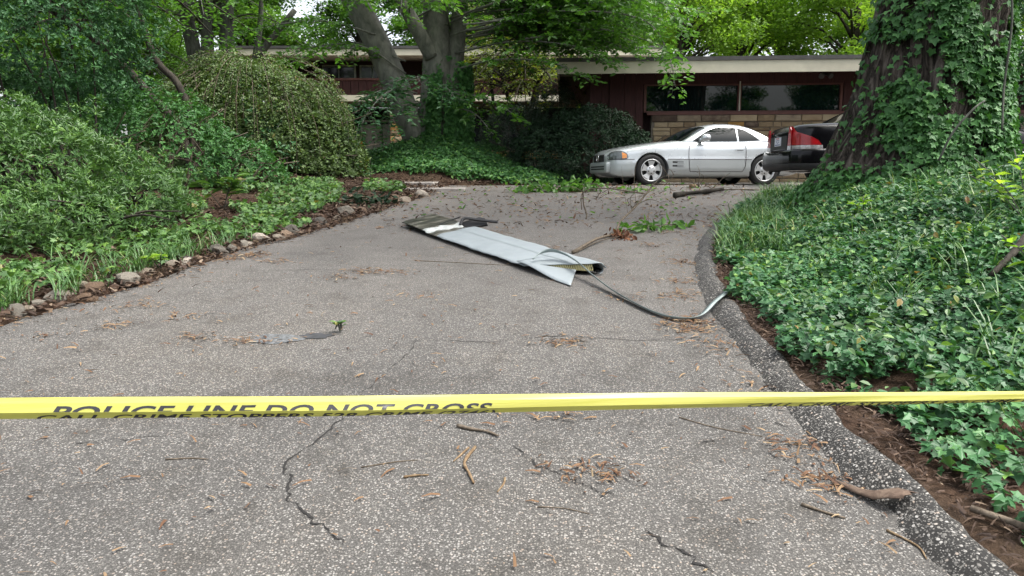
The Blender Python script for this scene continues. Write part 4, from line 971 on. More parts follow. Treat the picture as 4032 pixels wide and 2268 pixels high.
for i, (x, y, s, c) in enumerate(STN):
    mt, lb, gp_ = LAB[c]; o = bpy.data.objects.new('border_stone', RM[i % 6, mt]); col.objects.link(o); z = max(h1(x, y), hd1(x, y))
    o.scale = (s * random.uniform(.9, 1.35), s * random.uniform(.8, 1.1), s * random.uniform(.6, .85)); o.location = (x + random.gauss(0, .035), y + random.gauss(0, .04), z + s * .2); o.rotation_euler = (random.uniform(-.3, .3), random.uniform(-.3, .3), random.uniform(0, 6)); tag(o, lb, 'stone', gp_)

# ------------------------------------------------------------------ vegetation
def nz3(P, sc, seed=0): return np.array([noise.noise((p[0] * sc + seed, p[1] * sc, p[2] * sc - seed)) for p in P])
def scatter(n, x0, x1, y0, y1, ok, power=1.0):
    X = rng.uniform(x0, x1, n); Y = y0 + (y1 - y0) * rng.random(n) ** power; k = ok(X, Y); return X[k], Y[k]
def carpet(name, label, cat, X, Y, hi, size, kind, mat, tilt=.45, parent=None, rnd=None, lean=(0, -.25, 1)):
    n = len(X); und = .5 + .5 * np.sin(X * 3.1 + np.sin(Y * 2.7) * 1.5) * np.sin(Y * 3.7 + X)
    Z = H(X, Y) + .015 + (hi * (.25 + .75 * und)) * rng.random(n) ** .7
    P = np.stack([X, Y, Z], 1); az = rng.uniform(0, 6.283, n)
    N = jit(np.tile(np.array(lean, float), (n, 1)), tilt); D = np.stack([np.cos(az), np.sin(az) - .4, -.25 * np.ones(n)], 1)
    o = leaves(name, P, N, D, size, kind, mat, parent, rnd=rnd)
    if parent is None: tag(o, label, cat, kind='stuff')
    return o
# --- ivy bank on the right
def okr(X, Y):
    d = X - XR(Y) - KW; gap = .07 + .12 * ss(4.6, 2.6, Y) + .06 * np.sin(Y * 4) + .05 * np.sin(Y * 9.3 + 1)
    k = d > gap
    near = np.array([noise.noise((x * 2.2, y * 2.2, 4)) for x, y in zip(X, Y)])
    bare = (Y < 3.9) & (near < -.06 - .25 * (Y - 2.6)) & (d < 1.0); thin = (Y < 3.3) & (d < .9) & (rng.random(len(X)) < .45); return k & ~bare & ~thin
X, Y = scatter(88000, 1.5, 9.5, 1.6, 7.5, lambda a, b: (a < 1.6 + b * .95) & okr(a, b))
carpet('ivy_bank', 'dense glossy green ivy covering the bank right of the kerb', 'ivy', X, Y, .17, rng.uniform(.035, .07, len(X)), 'ivy', 'ivy_leaf', rnd=np.clip(rng.beta(2, 3, len(X)) + .25 * np.sin(X * 2) * np.sin(Y * 1.7), 0, 1))
X, Y = scatter(60000, 1.5, 11, 7.5, 13.2, lambda a, b: okr(a, b) & ((b < 12.0) | (a < XR(b) - 9)))
carpet('ivy_slope', 'ivy carpet on the upper bank round the big trunk foot', 'ivy', X, Y, .2, rng.uniform(.06, .1, len(X)), 'oval', 'ivy_leaf', rnd=np.clip(rng.beta(2, 3, len(X)) + .2 * np.sin(X * 2.6) * np.sin(Y * 2.1), 0, 1))
# vinca-like broad weeds rising out of the ivy
X, Y = scatter(9000, 1.7, 7, 3.2, 9, okr)
carpet('bank_weeds', 'paler pointed weed leaves standing above the ivy bank', 'weeds', X, Y, .26, rng.uniform(.035, .075, len(X)), 'oval', 'azalea_leaf', .7)
# --- ivy mound under the beech
def okm(X, Y): return (X < XL(Y) - .12 + .1 * np.sin(X * 5)) & (Y > 16.35 + .05 * np.sin(X * 7)) & (X > -4.6 + .3 * (Y - 16))
X, Y = scatter(42000, -4.8, 1.9, 16.3, 20.6, okm)
carpet('ivy_mound', 'low mound of dark ivy round the forked grey trunk', 'ivy', X, Y, .26, rng.uniform(.07, .12, len(X)), 'oval', 'ivy_dark', .55, lean=(0, -.5, 1))
# --- left ground cover
def okl(X, Y):
    d = XL(Y) - X; p = np.array([noise.noise((x * 1.1, y * 1.1, 9)) for x, y in zip(X, Y)])
    return (d > .22) & (p > -.14 + .18 * ss(9, 13, Y) - .25 * ss(8, 5.5, Y) + .35 * ss(.9, .2, d))
X, Y = scatter(44000, -9, -1.5, 4.6, 14.3, okl)
carpet('ground_ivy', 'patchy ivy and creeper over leaf litter left of the driveway', 'ivy', X, Y, .2, rng.uniform(.045, .09, len(X)), 'ivy', 'azalea_leaf', .5, rnd=rng.beta(2.5, 2, len(X)))
# --- grass tufts
def tufts(name, label, spots, per, L, w):
    P, N, D, S = [], [], [], []
    for x, y in spots:
        z = h1(x, y)
        for k in range(per):
            a = random.uniform(0, 6.28); out = random.uniform(.15, .9); P.append((x + random.gauss(0, .05), y + random.gauss(0, .05), z + .02)); D.append((math.cos(a) * out, math.sin(a) * out, 1)); N.append((-math.cos(a), -math.sin(a), .6)); S.append(L * random.uniform(.5, 1.2))
    N = -np.array(N); N[:, 2] *= -1
    o = leaves(name, P, -N * [1, 1, -1], D, S, 'blade', 'grass_blade', width=w); tag(o, label, 'grass', kind='stuff')
tufts('grass_fringe', 'strappy grass tufts fringing the bank by the driveway top', [(XR(y) + KW + .1 + abs(random.gauss(0, .35)), y) for y in rng.uniform(7.2, 12.0, 150)], 14, .30, .011)
tufts('bank_grass', 'thin grass blades poking through the ivy bank', [(x, y) for x, y in zip(rng.uniform(2.2, 6.5, 130), rng.uniform(2.6, 9, 130)) if okr(np.array([x]), np.array([y]))[0]], 8, .36, .009)
tufts('edge_grass', 'grass tufts along the stone edging on the left', [(XL(y) - .15 - abs(random.gauss(0, .3)), y) for y in rng.uniform(5, 8.6, 70)], 12, .26, .009)
# --- litter
def litter(name, label, cat, pts, size, width, mat='litter_leaf', kind='sliver', zf=None, tilt=.18, rnd=None):
    pts = np.array(pts); n = len(pts); z = np.array([(dz(x, y) if XL(y) < x < XR(y) else h1(x, y)) for x, y in pts]) + .011 + (0 if zf is None else zf)
    az = rng.uniform(0, 6.283, n); D = np.stack([np.cos(az), np.sin(az), rng.normal(0, .08, n)], 1)
    o = leaves(name, np.column_stack([pts, z]), jit(np.tile([0, 0, 1.], (n, 1)), tilt), D, size, kind, mat, width=width, rnd=rnd); tag(o, label, cat, kind='stuff')
CL = [(x_, y_, int(n_ * 2.2)) for x_, y_, n_ in [(-2.15, 4.96, 26), (-1.79, 4.88, 22), (-1.55, 4.92, 12), (-1.4, 7.01, 45), (-1.1, 6.95, 20), (.35, 4.83, 40), (1.75, 7.4, 45), (1.31, 5.29, 60), (1.22, 5.12, 50), (1.4, 6.1, 30), (1.5, 6.6, 30), (-2.95, 7.6, 60), (-2.72, 7.77, 60), (-2.86, 5.24, 16), (-2.99, 5.79, 26),
      (-2.49, 5.5, 18), (.36, 3.02, 26), (.33, 3.05, 14), (1.33, 3.28, 30), (1.35, 4.79, 22), (.23, 3.64, 12), (-1.57, 6.76, 20), (-2.38, 7.47, 20), (-3.18, 4.96, 14), (1.32, 2.98, 30), (1.4, 2.9, 16), (.45, 8.2, 15), (1.6, 8.3, 25), (2.0, 9.2, 25), (-.1, 9.2, 16), (1.45, 4.1, 16), (-.8, 6.1, 12), (0.9, 6.0, 15)]]
pts = []
for x, y, n in CL: pts += [(x + random.gauss(0, .10), y + random.gauss(0, .07)) for _ in range(n)]
for _ in range(1300):
    y = random.uniform(2.3, 13); pts.append((random.uniform(XL(y), XR(y) - .05), y))
for _ in range(700):
    y = random.uniform(5, 14); pts.append((XL(y) + abs(random.gauss(0, .22)) - .1, y))
for _ in range(300):
    y = random.uniform(2.3, 11); pts.append((XR(y) - abs(random.gauss(0, .25)), y))
n = len(pts); litter('dry_leaf_litter', 'dry tan leaf shreds scattered over the asphalt', 'leaf litter', pts, (.022 + .065 * rng.random(n) ** 1.6), .005 + .009 * rng.random(n) ** 1.5, rnd=rng.beta(2, 2, n))
pts = [(random.uniform(-1.8, 4), random.uniform(9.5, 15.5)) for _ in range(1700)]; n = len(pts)
litter('storm_debris', 'brown twigs and leaf scraps strewn over the upper drive', 'leaf litter', pts, rng.uniform(.03, .13, n), rng.uniform(.008, .028, n), 'litter_leaf', tilt=.3, rnd=rng.beta(1.2, 1.8, n))
pts = [(random.uniform(-2, 4), random.uniform(10, 15.5)) for _ in range(150)]; n = len(pts)
litter('green_leaf_scraps', 'torn green leaves lying on the upper drive', 'leaf litter', pts, rng.uniform(.05, .11, n), rng.uniform(.05, .1, n), 'beech_leaf', 'oval', .01, .5)
pts = []
for _ in range(5200):
    y = 1.6 + 10 * random.random() ** 1.6; pts.append((XR(y) + KW - .02 + abs(random.gauss(0, .16 + .34 * float(ss(4.5, 2.4, y)))), y))
n = len(pts); litter('kerbside_litter', 'reddish brown leaf shreds on the soil behind the kerb', 'leaf litter', pts, rng.uniform(.02, .075, n), rng.uniform(.004, .013, n), 'mulch_leaf', 'sliver', rng.uniform(0, .03, n), .35, rng.beta(1.6, 2.4, n))
pts = []
for _ in range(11000):
    y = random.uniform(4.5, 16.6); d = abs(random.gauss(0, 1.4)) - .12; pts.append((min(XL(y), 1.4) - d, y))
n = len(pts); litter('woodland_litter', 'brown fallen leaves carpeting the soil left of the driveway', 'leaf litter', pts, rng.uniform(.03, .09, n), rng.uniform(.012, .04, n), 'mulch_leaf', 'sliver', rng.uniform(0, .04, n), .4, rng.beta(1.5, 1.8, n))

# --- shrubs
def shrub(name, label, blobs, n, per, size, kind, mat, depth=.12, open_=.5, stems=10, group=None, cat='shrub', stem_mat='dark_bark', lump=.16, droop=.0, seedv=0, rbeta=(2, 2)):
    base = Vector((blobs[0][0], blobs[0][1], h1(blobs[0][0], blobs[0][1]))); e = empty(name, base); tag(e, label, cat, group)
    Bl = np.array(blobs, float); area = (Bl[:, 3] * Bl[:, 5] + Bl[:, 4] * Bl[:, 5]); pick = rng.choice(len(Bl), n, p=area / area.sum())
    d = rdir(n); d[:, 2] = np.where(rng.random(n) < .35, np.abs(d[:, 2]), d[:, 2]); rad = 1 - np.abs(rng.normal(0, depth, n)); 
    lum = nz3(d * 2.4 + Bl[pick, :3] * 1.7, 1.0, seedv) * lump + nz3(d * 6 + Bl[pick, :3], 1.0, seedv + 5) * lump * .5; rad = rad + lum
    c = Bl[pick, :3]; r = Bl[pick, 3:6]; P = c + d * r * rad[:, None]; Nn = unit(d / r)
    keep = P[:, 2] > H(P[:, 0], P[:, 1]) + .05
    for b in Bl:
        q = np.linalg.norm((P - b[:3]) / b[3:6], axis=1); keep &= q > .72
    keep &= Nn[:, 1] < .88
    P, Nn = P[keep], Nn[keep]; n = len(P)
    ax = unit(Nn * .7 + np.array([0, 0, .55 - droop]) + rng.normal(size=(n, 3)) * .35)
    P = np.repeat(P, per, 0); ax = np.repeat(ax, per, 0); M = len(P); a = np.tile(np.arange(per) * 6.283 / per, n) + np.repeat(rng.uniform(0, 6.28, n), per)
    t = unit(np.cross(ax, np.tile([.31, .2, .93], (M, 1)))); b = np.cross(ax, t); radv = t * np.cos(a)[:, None] + b * np.sin(a)[:, None]
    D = unit(radv + ax * open_ + rng.normal(size=(M, 3)) * .25); N = unit(ax - radv * open_ + rng.normal(size=(M, 3)) * .25)
    rn = np.repeat(rng.beta(*rbeta, n), per) * .65 + rng.random(M) * .35
    leaves('foliage', P + rng.normal(size=(M, 3)) * size * .2 - np.array(base), N, D, size * rng.uniform(.65, 1.25, M), kind, mat, e, rnd=rn)
    m = MB()
    for k in range(stems):
        bl = blobs[k % len(blobs)]; x0 = bl[0] + random.gauss(0, bl[3] * .25); y0 = bl[1] + random.gauss(0, bl[4] * .2); z0 = h1(x0, y0)
        dd = Vector((random.gauss(0, .7), random.gauss(-.15, .6), random.uniform(.3, 1))); tip = Vector((bl[0] + dd.x * bl[3] * .9, bl[1] + dd.y * bl[4] * .9, bl[2] + dd.z * bl[5] * .8))
        p0 = Vector((x0, y0, z0 - .05)); mid = p0.lerp(tip, .5) + Vector((random.gauss(0, .1), random.gauss(0, .1), .15)); P_ = crom([p0 - base, mid - base, tip - base], 4); m.tube(P_, list(np.linspace(.022, .006, len(P_))), 5)
    if stems: m.build('stems', stem_mat, e, True)
    return e
shrub('azalea', 'sprawling light green azalea shrub behind the stone edging', [(-5.7, 8.0, 1.35, 1.2, 1.1, .8), (-4.7, 8.0, 1.0, .7, .75, .5), (-6.3, 7.0, 1.1, 1.0, .9, .7), (-4.75, 9.2, 1.3, .75, .75, .6), (-5.9, 9.2, 1.7, 1.0, 1.0, .8), (-5.1, 7.4, .95, .6, .6, .55), (-5.2, 8.7, 1.75, .55, .5, .4), (-6.1, 8.3, 2.1, .6, .5, .4), (-4.3, 8.7, 1.25, .4, .4, .35)], 11000, 6, .08, 'narrow', 'azalea_leaf', .26, .55, 40, lump=.45, rbeta=(1.3, 1.6))
shrub('holly', 'tall prickly blue-green holly rising over the azalea', [(-7.0, 10.8, 4.0, 1.9, 1.5, 1.45), (-6.3, 10.5, 3.4, 1.0, 1.0, .75), (-8.0, 10.5, 2.8, 1.4, 1.2, 1.2)], 9000, 5, .075, 'holly', 'holly_leaf', .22, .5, 14, lump=.3)
shrub('creeper_thicket', 'dim tangle of creeper and bare twigs between the azaleas', [(-5.7, 12.0, 1.9, 1.3, 1.0, 1.05), (-4.7, 12.6, 1.6, .95, .9, .65), (-6.8, 11.4, 1.8, 1.2, 1.0, 1.0)], 6000, 4, .07, 'oval', 'ivy_dark', .25, .4, 46, stem_mat='dry_twig')
shrub('clipped_azalea', 'huge rounded olive-green azalea mound beside the carport', [(-5.45, 16.1, 1.95, 2.15, 1.8, 2.1), (-4.15, 15.7, 1.6, 1.1, 1.1, 1.35), (-6.6, 15.6, 1.7, 1.2, 1.2, 1.4)], 21000, 5, .085, 'dia', 'mound_leaf', .10, .55, 40, lump=.13, stem_mat='dry_twig')
shrub('mound_creeper', 'pale trailing creeper climbing the olive azalea mound', [(-5.0, 14.9, 2.2, .45, .5, 1.2), (-4.6, 14.6, 1.7, .5, .4, .6), (-5.6, 14.6, 1.7, .5, .45, .5)], 700, 4, .085, 'oval', 'ivy_leaf', .3, .4, 6, lump=.5)
shrub('rhododendron', 'dark glossy rounded rhododendron beside the nose of the silver coupe', [(2.0, 18.35, 2.25, 1.2, .95, 1.05), (1.0, 18.5, 2.0, 1.15, 1.0, .95), (2.75, 18.3, 1.95, .7, .8, .9), (1.6, 17.9, 1.8, 1.0, .8, .6)], 6500, 6, .10, 'narrow', 'rhodo_leaf', .16, .3, 16, droop=.3)
shrub('yew', 'very dark feathery yew below the cream canopy', [(.2, 21.0, 2.3, 1.25, 1.0, 1.35), (1.2, 20.6, 2.9, .8, .8, 1.3), (.8, 20.2, 1.8, 1.0, .8, .7)], 7000, 5, .07, 'narrow', 'yew_leaf', .2, .4, 10)
shrub('weeping_maple', 'small layered green maple shrub beside the ivy trunk', [(-.75, 20.5, 2.0, .85, .7, .55), (-.2, 20.3, 1.75, .7, .6, .4)], 2600, 5, .06, 'narrow', 'ivy_dark', .2, .3, 8, droop=.4)
shrub('dark_laurel', 'dark tall laurel behind the big ivy-clad trunk', [(10.2, 14.5, 3.4, 1.7, 1.5, 2.4), (9.4, 13.5, 2.6, 1.0, 1.0, 1.4), (11.8, 14.5, 3.2, 1.7, 1.5, 2.2)], 8000, 5, .10, 'oval', 'holly_leaf', .2, .5, 10)
shrub('backdrop_laurel', 'dense mid-green laurel filling the gap behind the creeper thicket', [(-9.8, 18.5, 2.4, 2.2, 1.5, 1.8), (-7.6, 19.5, 2.4, 1.4, 1.2, 1.3)], 5000, 5, .13, 'oval', 'holly_leaf', .2, .5, 8)
def weed(label, x, y, ht, nl, size, mat, spread=.25, name='weed_plant'):
    z = h1(x, y); e = empty(name, (x, y, z)); tag(e, label, 'plant'); m = MB(); P, N, D = [], [], []
    for k in range(max(2, nl // 9)):
        tip = Vector((random.gauss(0, spread), random.gauss(0, spread), ht * random.uniform(.6, 1))); pts_ = crom([Vector((0, 0, 0)), tip * .5 + Vector((0, 0, .06)), tip], 4); m.tube(pts_, .005, 5)
        for q in range(9):
            a = q * 2.4; t = .4 + .6 * q / 9; p = pts_[min(int(t * (len(pts_) - 1)), len(pts_) - 1)]; P.append(p); D.append((math.cos(a), math.sin(a), .15)); N.append((-math.cos(a) * .25, -math.sin(a) * .25, 1))
    m.build('stems', 'grey_bark', e); n = len(P); leaves('leaves', P, jit(np.array(N), .2), D, rng.uniform(.7, 1.2, n) * size, 'oval', mat, e)
weed('fresh green plant with large pointed leaves before the olive mound', -4.0, 10.3, .6, 45, .2, 'azalea_leaf')
weed('bright yellow-green sapling standing in the ivy bank', 4.15, 5.95, .62, 60, .11, 'bright_leaf', .3, 'sapling')
weed('lime seedling with broad leaves on the ivy bank by fallen limb', 3.35, 4.6, .35, 36, .11, 'bright_leaf', .22, 'seedling')
weed('small lime sprout in the ivy below the big trunk', 3.6, 7.6, .3, 27, .09, 'bright_leaf', .12, 'seedling')
weed('thin weed by the concrete walk', -2.7, 14.2, .55, 27, .09, 'ivy_leaf', .2)
weed('tall slender weed before the carport doors', -3.3, 15.2, 1.2, 27, .1, 'holly_leaf', .2)
weed('low leafy weed between two edging stones', -3.35, 7.0, .16, 18, .09, 'bright_leaf', .08)
weed('tiny green sprout growing out of the asphalt', -1.21, 5.1, .03, 18, .05, 'azalea_leaf', .012, 'sprout')

# ------------------------------------------------------------------ trees
def spray_leaves(name, limbs, mat, parent, base, twig_gap=.16, twig=(.35, .9), leaf=.085, gap=.045, kind='oval', droop=.35, rb=(2, 2), start=.15, flat=.25):
    """flat two-ranked sprays: each limb (list of points) carries side twigs, each twig carries leaves"""
    P, N, D, RN, tw = [], [], [], [], []
    for pts in limbs:
        C_ = crom(pts, 6); n = len(C_); L = sum((C_[i + 1] - C_[i]).length for i in range(n - 1)); nt = max(3, int(L / twig_gap)); rv = random.betavariate(*rb)
        for k in range(nt):
            t = start + (1 - start) * (k + random.random()) / nt; i = min(int(t * (n - 1)), n - 2); p = C_[i].lerp(C_[i + 1], t * (n - 1) - i); ax = (C_[i + 1] - C_[i]).normalized()
            s = -1 if k % 2 else 1; lat = ax.cross(Vector((0, 0, 1)));
            if lat.length < .2: lat = Vector((random.gauss(0, 1), random.gauss(0, 1), 0))
            lat.normalize(); tl_ = random.uniform(*twig) * (1.15 - .5 * t); d = (lat * s * random.uniform(.6, 1) + ax * random.uniform(.3, .9) + Vector((random.gauss(0, .2), random.gauss(0, .2), random.gauss(.05, .25)))).normalized()
            q = p.copy(); prev = p.copy(); m_ = max(3, int(tl_ / gap)); tpts = [p.copy()]
            for j in range(m_):
                d = (d + Vector((0, 0, -droop * gap * 2.2))).normalized(); q = q + d * gap; sd2 = -1 if j % 2 else 1; l2 = d.cross(Vector((0, 0, 1))); l2 = l2.normalized() if l2.length > .1 else Vector((1, 0, 0))
                P.append(q); D.append(l2 * sd2 * .8 + d * .75 + Vector((0, 0, -.25))); N.append(Vector((random.gauss(0, flat), random.gauss(-.1, flat), 1))); RN.append(rv * .5 + random.random() * .5)
            tpts += [p.lerp(q, .5) + Vector((0, 0, .02)), q]; tw.append(tpts)
    n = len(P); b = np.array(base); leaves(name, np.array([list(p) for p in P]) - b, np.array([list(p) for p in N]), np.array([list(p) for p in D]), leaf * rng.uniform(.65, 1.2, n), kind, mat, parent, rnd=np.array(RN))
    return tw
def limb_tubes(m, limbs, base, r0, r1, n=6):
    for pts in limbs:
        C_ = crom(pts, 5); m.tube([p - base for p in C_], list(np.linspace(r0, r1, len(C_))), n)
V3 = Vector
# --- arching outer sprays of the olive azalea mound
mo = [o for o in bpy.data.objects if o.name.startswith('clipped_azalea')][0]; ARC = []
for k in range(95):
    a = random.uniform(-2.9, -.1); e0 = random.uniform(.5, 1.45); e1 = e0 - random.uniform(.35, .8); sc2 = random.uniform(.96, 1.1); pts = []
    for t in (0, .33, .66, 1):
        e_ = e0 + (e1 - e0) * t; rr = sc2 + .05 * math.sin(t * 3); pts.append(V3((-5.45 + 2.12 * rr * math.cos(a) * math.cos(e_), 16.0 + 1.85 * rr * math.sin(a) * math.cos(e_), 1.9 + 2.12 * rr * math.sin(e_))))
    ARC.append(pts)
spray_leaves('arching_sprays', ARC, 'mound_leaf', mo, mo.location, .07, (.12, .34), .06, .03, 'dia', .9, flat=.6)
m = MB(); limb_tubes(m, ARC, mo.location, .006, .003, 4); m.build('arching_twigs', 'dry_twig', mo)
# --- forked grey beech
bb = V3((-1.95, 19.0, 1.7)); beech = empty('beech_tree', bb); tag(beech, 'large forked smooth grey beech with ivy-wrapped foot and drooping leafy boughs', 'tree')
m = MB()
def stem(pts, rads, n=18, k=6):
    C_ = crom([V3(p) - bb for p in pts], k); R_ = np.interp(np.linspace(0, 1, len(C_)), np.linspace(0, 1, len(rads)), rads); m.tube(C_, [float(r) for r in R_], n)
stem([(-1.92, 19, 1.3), (-1.93, 19, 2.0), (-1.92, 19, 3.0), (-1.86, 19, 4.2), (-1.88, 19, 5.6), (-2.0, 19, 8)], [.8, .54, .44, .37, .31, .25])
stem([(-1.62, 19.1, 1.5), (-1.55, 19.1, 2.6), (-1.48, 19.05, 3.8), (-1.33, 19, 5.2), (-1.1, 19, 7.8)], [.45, .3, .23, .2, .15])
stem([(-2.1, 18.9, 1.6), (-2.35, 18.9, 2.4), (-2.66, 18.9, 3.2), (-2.95, 18.95, 4.0), (-3.5, 19, 5.2), (-4.1, 19, 6.3), (-4.8, 19, 8)], [.36, .33, .33, .33, .31, .28, .22])
stem([(-1.95, 18.8, 4.5), (-2.25, 18.7, 5.05), (-2.6, 18.6, 5.7), (-3.2, 18.4, 7)], [.2, .18, .16, .13])
BL = [  # boughs: lists of points
    [(-1.5, 18.7, 5.0), (.2, 17.8, 5.3), (1.8, 17.0, 5.2), (2.9, 16.6, 4.9), (3.35, 16.4, 4.2), (3.5, 16.3, 3.5)],
    [(-1.5, 18.7, 5.4), (.3, 17.2, 5.6), (2.0, 16.6, 5.5), (3.2, 16.3, 5.2), (3.6, 16.2, 4.6)],
    [(-1.4, 18.8, 4.6), (0, 17.8, 4.7), (1.4, 17.2, 4.5), (2.2, 17, 4.1)], [(-1.4, 18.7, 4.2), (-.3, 17.8, 4.3), (.9, 17.3, 4.15), (1.7, 17, 3.75)],
    [(-1.45, 18.7, 3.6), (-.9, 18, 3.5), (-.3, 17.6, 3.25), (.2, 17.4, 2.9)], [(-1.5, 18.6, 3.3), (-.9, 18.1, 3.1), (-.45, 17.8, 2.6)],
    [(-2.6, 18.7, 4.1), (-3.6, 18.4, 4.7), (-4.9, 18.6, 4.7), (-5.8, 18.8, 4.3)], [(-2.6, 18.7, 4.4), (-4, 19, 4.9), (-5.4, 20, 4.7), (-6.6, 20.4, 4.3)],
    [(-3.2, 18.8, 5.0), (-4.4, 18, 5.2), (-5.8, 17.8, 5.0), (-6.8, 17.6, 4.6)]]
for k in range(32):
    a = random.uniform(-2.9, .5); L = random.uniform(2.5, 5.5); z0 = random.uniform(5.0, 7.0); x0 = -1.9 + random.gauss(0, .6)
    if math.cos(a) < -.2: z0 += .4
    p0 = V3((x0, 18.9, z0)); d = V3((math.cos(a), math.sin(a), 0)); BL.append([p0, p0 + d * L * .4 + V3((0, 0, .45)), p0 + d * L * .8 + V3((0, 0, .25)), p0 + d * L + V3((0, 0, -.35))])
for k in range(56):   # right side over the roofs
    p0 = V3((random.uniform(-1.4, .5), random.uniform(17.5, 20), random.uniform(4.7, 6.6))); d = V3((1, random.uniform(-.45, .35), 0)).normalized(); L = random.uniform(1.8, 4.6); BL.append([p0, p0 + d * L * .5 + V3((0, 0, .2)), p0 + d * L + V3((0, 0, -.35))])
BL = [[V3(p) for p in b_] for b_ in BL]
tw = spray_leaves('crown', BL, 'beech_leaf', beech, bb, .13, (.4, 1.0), .145, .06, flat=.55)
limb_tubes(m, BL, bb, .026, .006); 
for t_ in tw[::2]: m.tube([p - bb for p in t_], [.006, .004, .002], 4, False)
m.build('trunk', 'beech_bark', beech, True)
LOW = [[V3(p) for p in b_] for b_ in ([(-2.3, 18.4, 3.6), (-2.7, 17.6, 3.6), (-3.0, 17.0, 3.3), (-3.3, 16.7, 2.8), (-3.4, 16.6, 2.4)], [(-2.2, 18.4, 3.4), (-2.5, 17.5, 3.2), (-2.75, 17.1, 2.8), (-2.85, 17, 2.4)], [(-2.4, 18.4, 3.8), (-3.2, 17.5, 3.5), (-3.8, 17.2, 3.0), (-4.1, 17.1, 2.65)],
       [(-2.1, 18.2, 3.9), (-2.2, 17.7, 3.9), (-2.0, 17.3, 3.6)], [(-1.9, 18.3, 3.7), (-1.6, 17.7, 3.7), (-1.3, 17.4, 3.4)], [(-2.3, 18.3, 3.9), (-2.7, 17.8, 3.8), (-2.9, 17.5, 3.4)])]
tw = spray_leaves('low_crown', LOW, 'beech_low_leaf', beech, bb, .085, (.4, .95), .16, .07, droop=.6)
for o_ in beech.children:
    if o_.name.startswith('low_crown'): o_['kind'] = 'stuff'
m = MB(); limb_tubes(m, LOW, bb, .02, .005)
for t_ in tw: m.tube([p - bb for p in t_], [.006, .004, .002], 4, False)
m.build('low_bough_stems', 'beech_bark', beech, True)
# ivy climbing the beech
def trunk_ivy(name, label, n, pt, ok, size, mat, kind='oval'):
    P, N, D = [], [], []
    while len(P) < n:
        a = random.uniform(-math.pi * 1.05, .05 * math.pi); t = random.random(); p, nn = pt(a, t)
        if not ok(p, a, t): continue
        P.append(p + nn * random.uniform(.015, .11)); N.append(nn + V3((0, 0, .45))); D.append(V3((random.gauss(0, .5), random.gauss(0, .3), -1)))
    P = np.array([list(p) for p in P]); N = np.array([list(p) for p in N]); D = np.array([list(p) for p in D])
    o = leaves(name, P, jit(unit(N), .45), D, size * rng.uniform(.45, 1.4, n), kind, mat, rnd=rng.beta(2, 2.5, n)); tag(o, label, 'ivy', kind='stuff')
def pt_b(a, t):
    z = 1.9 + 2.6 * t; r = np.interp(z, [1.7, 2.0, 3.0, 4.2, 4.6], [.78, .57, .48, .41, .37]); cx = -1.82 + .15 * t
    if a > -1.57: cx += .12; r += .06
    return V3((cx + r * math.cos(a), 19.03 + r * math.sin(a), z)), V3((math.cos(a), math.sin(a), .1))
trunk_ivy('trunk_ivy', 'dark ivy sleeve climbing the forked grey beech trunk', 5200, pt_b, lambda p, a, t: random.random() < np.clip(1.3 - t * 1.25 + .9 * noise.noise((p.x * 2.5, p.z * 1.6, 4)), .03, 1) * (1 if (a > -1.75 or noise.noise((p.x * 3, p.z * .8, 2)) > .05) else .12), .10, 'ivy_dark', 'ivy')
# --- huge rough trunk on the right
tb_ = V3((5.05, 9.7, 0)); ZB = 1.25
def tr_r(a, z):
    t = max(0, z - ZB); lob = 1 + .10 * math.exp(-t / .8) * math.cos(4 * a + .6) + .03 * math.cos(7 * a + 1)
    return (.61 + .58 * math.exp(-t / 1.55) + .22 * math.exp(-t / .25)) * lob
def tr_c(z): return V3((5.18 + .09 * (z - ZB), 9.75, 0))
na, nzz = 190, 150; V = []; F = []
for i in range(nzz):
    z = ZB - .7 + 11.2 * (i / (nzz - 1)) ** 1.6; c = tr_c(z)
    for k in range(na):
        a = 6.28318 * k / na; r = tr_r(a, max(z, ZB)) * (1 - .05 * max(0, z - 4.5))
        rid = noise.noise((math.cos(a) * 7.5, math.sin(a) * 7.5, z * .75)); rid2 = noise.noise((math.cos(a) * 19, math.sin(a) * 19, z * 2.3 + 5)); r += .085 * (abs(rid) * 2 - .5) + .03 * rid2
        V.append((c.x + r * math.cos(a), c.y + r * math.sin(a) * .95, z))
for i in range(nzz - 1):
    for k in range(na): F.append((i * na + k, i * na + (k + 1) % na, (i + 1) * na + (k + 1) % na, (i + 1) * na + k))
base_o = V3((5.02, 9.75, ZB)); oak = empty('oak_tree', base_o); tag(oak, 'massive rough-barked tree trunk with flared foot clothed in ivy', 'tree')
mk('trunk', np.array(V) - np.array(base_o), np.array(F), 'oak_bark', oak, True)
BO = []
for k in range(22):
    a = k * 2.4; L = random.uniform(3.5, 7.5); z0 = random.uniform(9.8, 11.4); d = V3((math.cos(a), math.sin(a), 0)); p0 = V3((5.5, 9.75, z0)); BO.append([p0, p0 + d * L * .4 + V3((0, 0, 1)), p0 + d * L + V3((0, 0, 1.6))])
tw = spray_leaves('crown', BO, 'canopy_leaf', oak, base_o, .2, (.6, 1.5), .24, .13)
m = MB(); limb_tubes(m, BO, base_o, .12, .02); m.build('limbs', 'oak_bark', oak, True)
def pt_o(a, t):
    z = ZB - .15 + 3.3 * t; r = tr_r(a, z) + .02; c = tr_c(z); return V3((c.x + r * math.cos(a), c.y + r * math.sin(a) * .95, z)), V3((math.cos(a), math.sin(a), .15))
def ok_o(p, a, t):
    f = noise.noise((p.x * 1.6, p.z * 1.3, 3)) + .6 * noise.noise((p.x * 4.5, p.z * 3.5, 8)); left = max(0, -math.cos(a))
    dens = 1.0 - 1.0 * t * (1.05 if a < -.5 else .6) - (.75 * left ** 2 if .12 < t < .65 else .2 * left)
    return random.random() < np.clip(dens + f * .95, .03, 1)
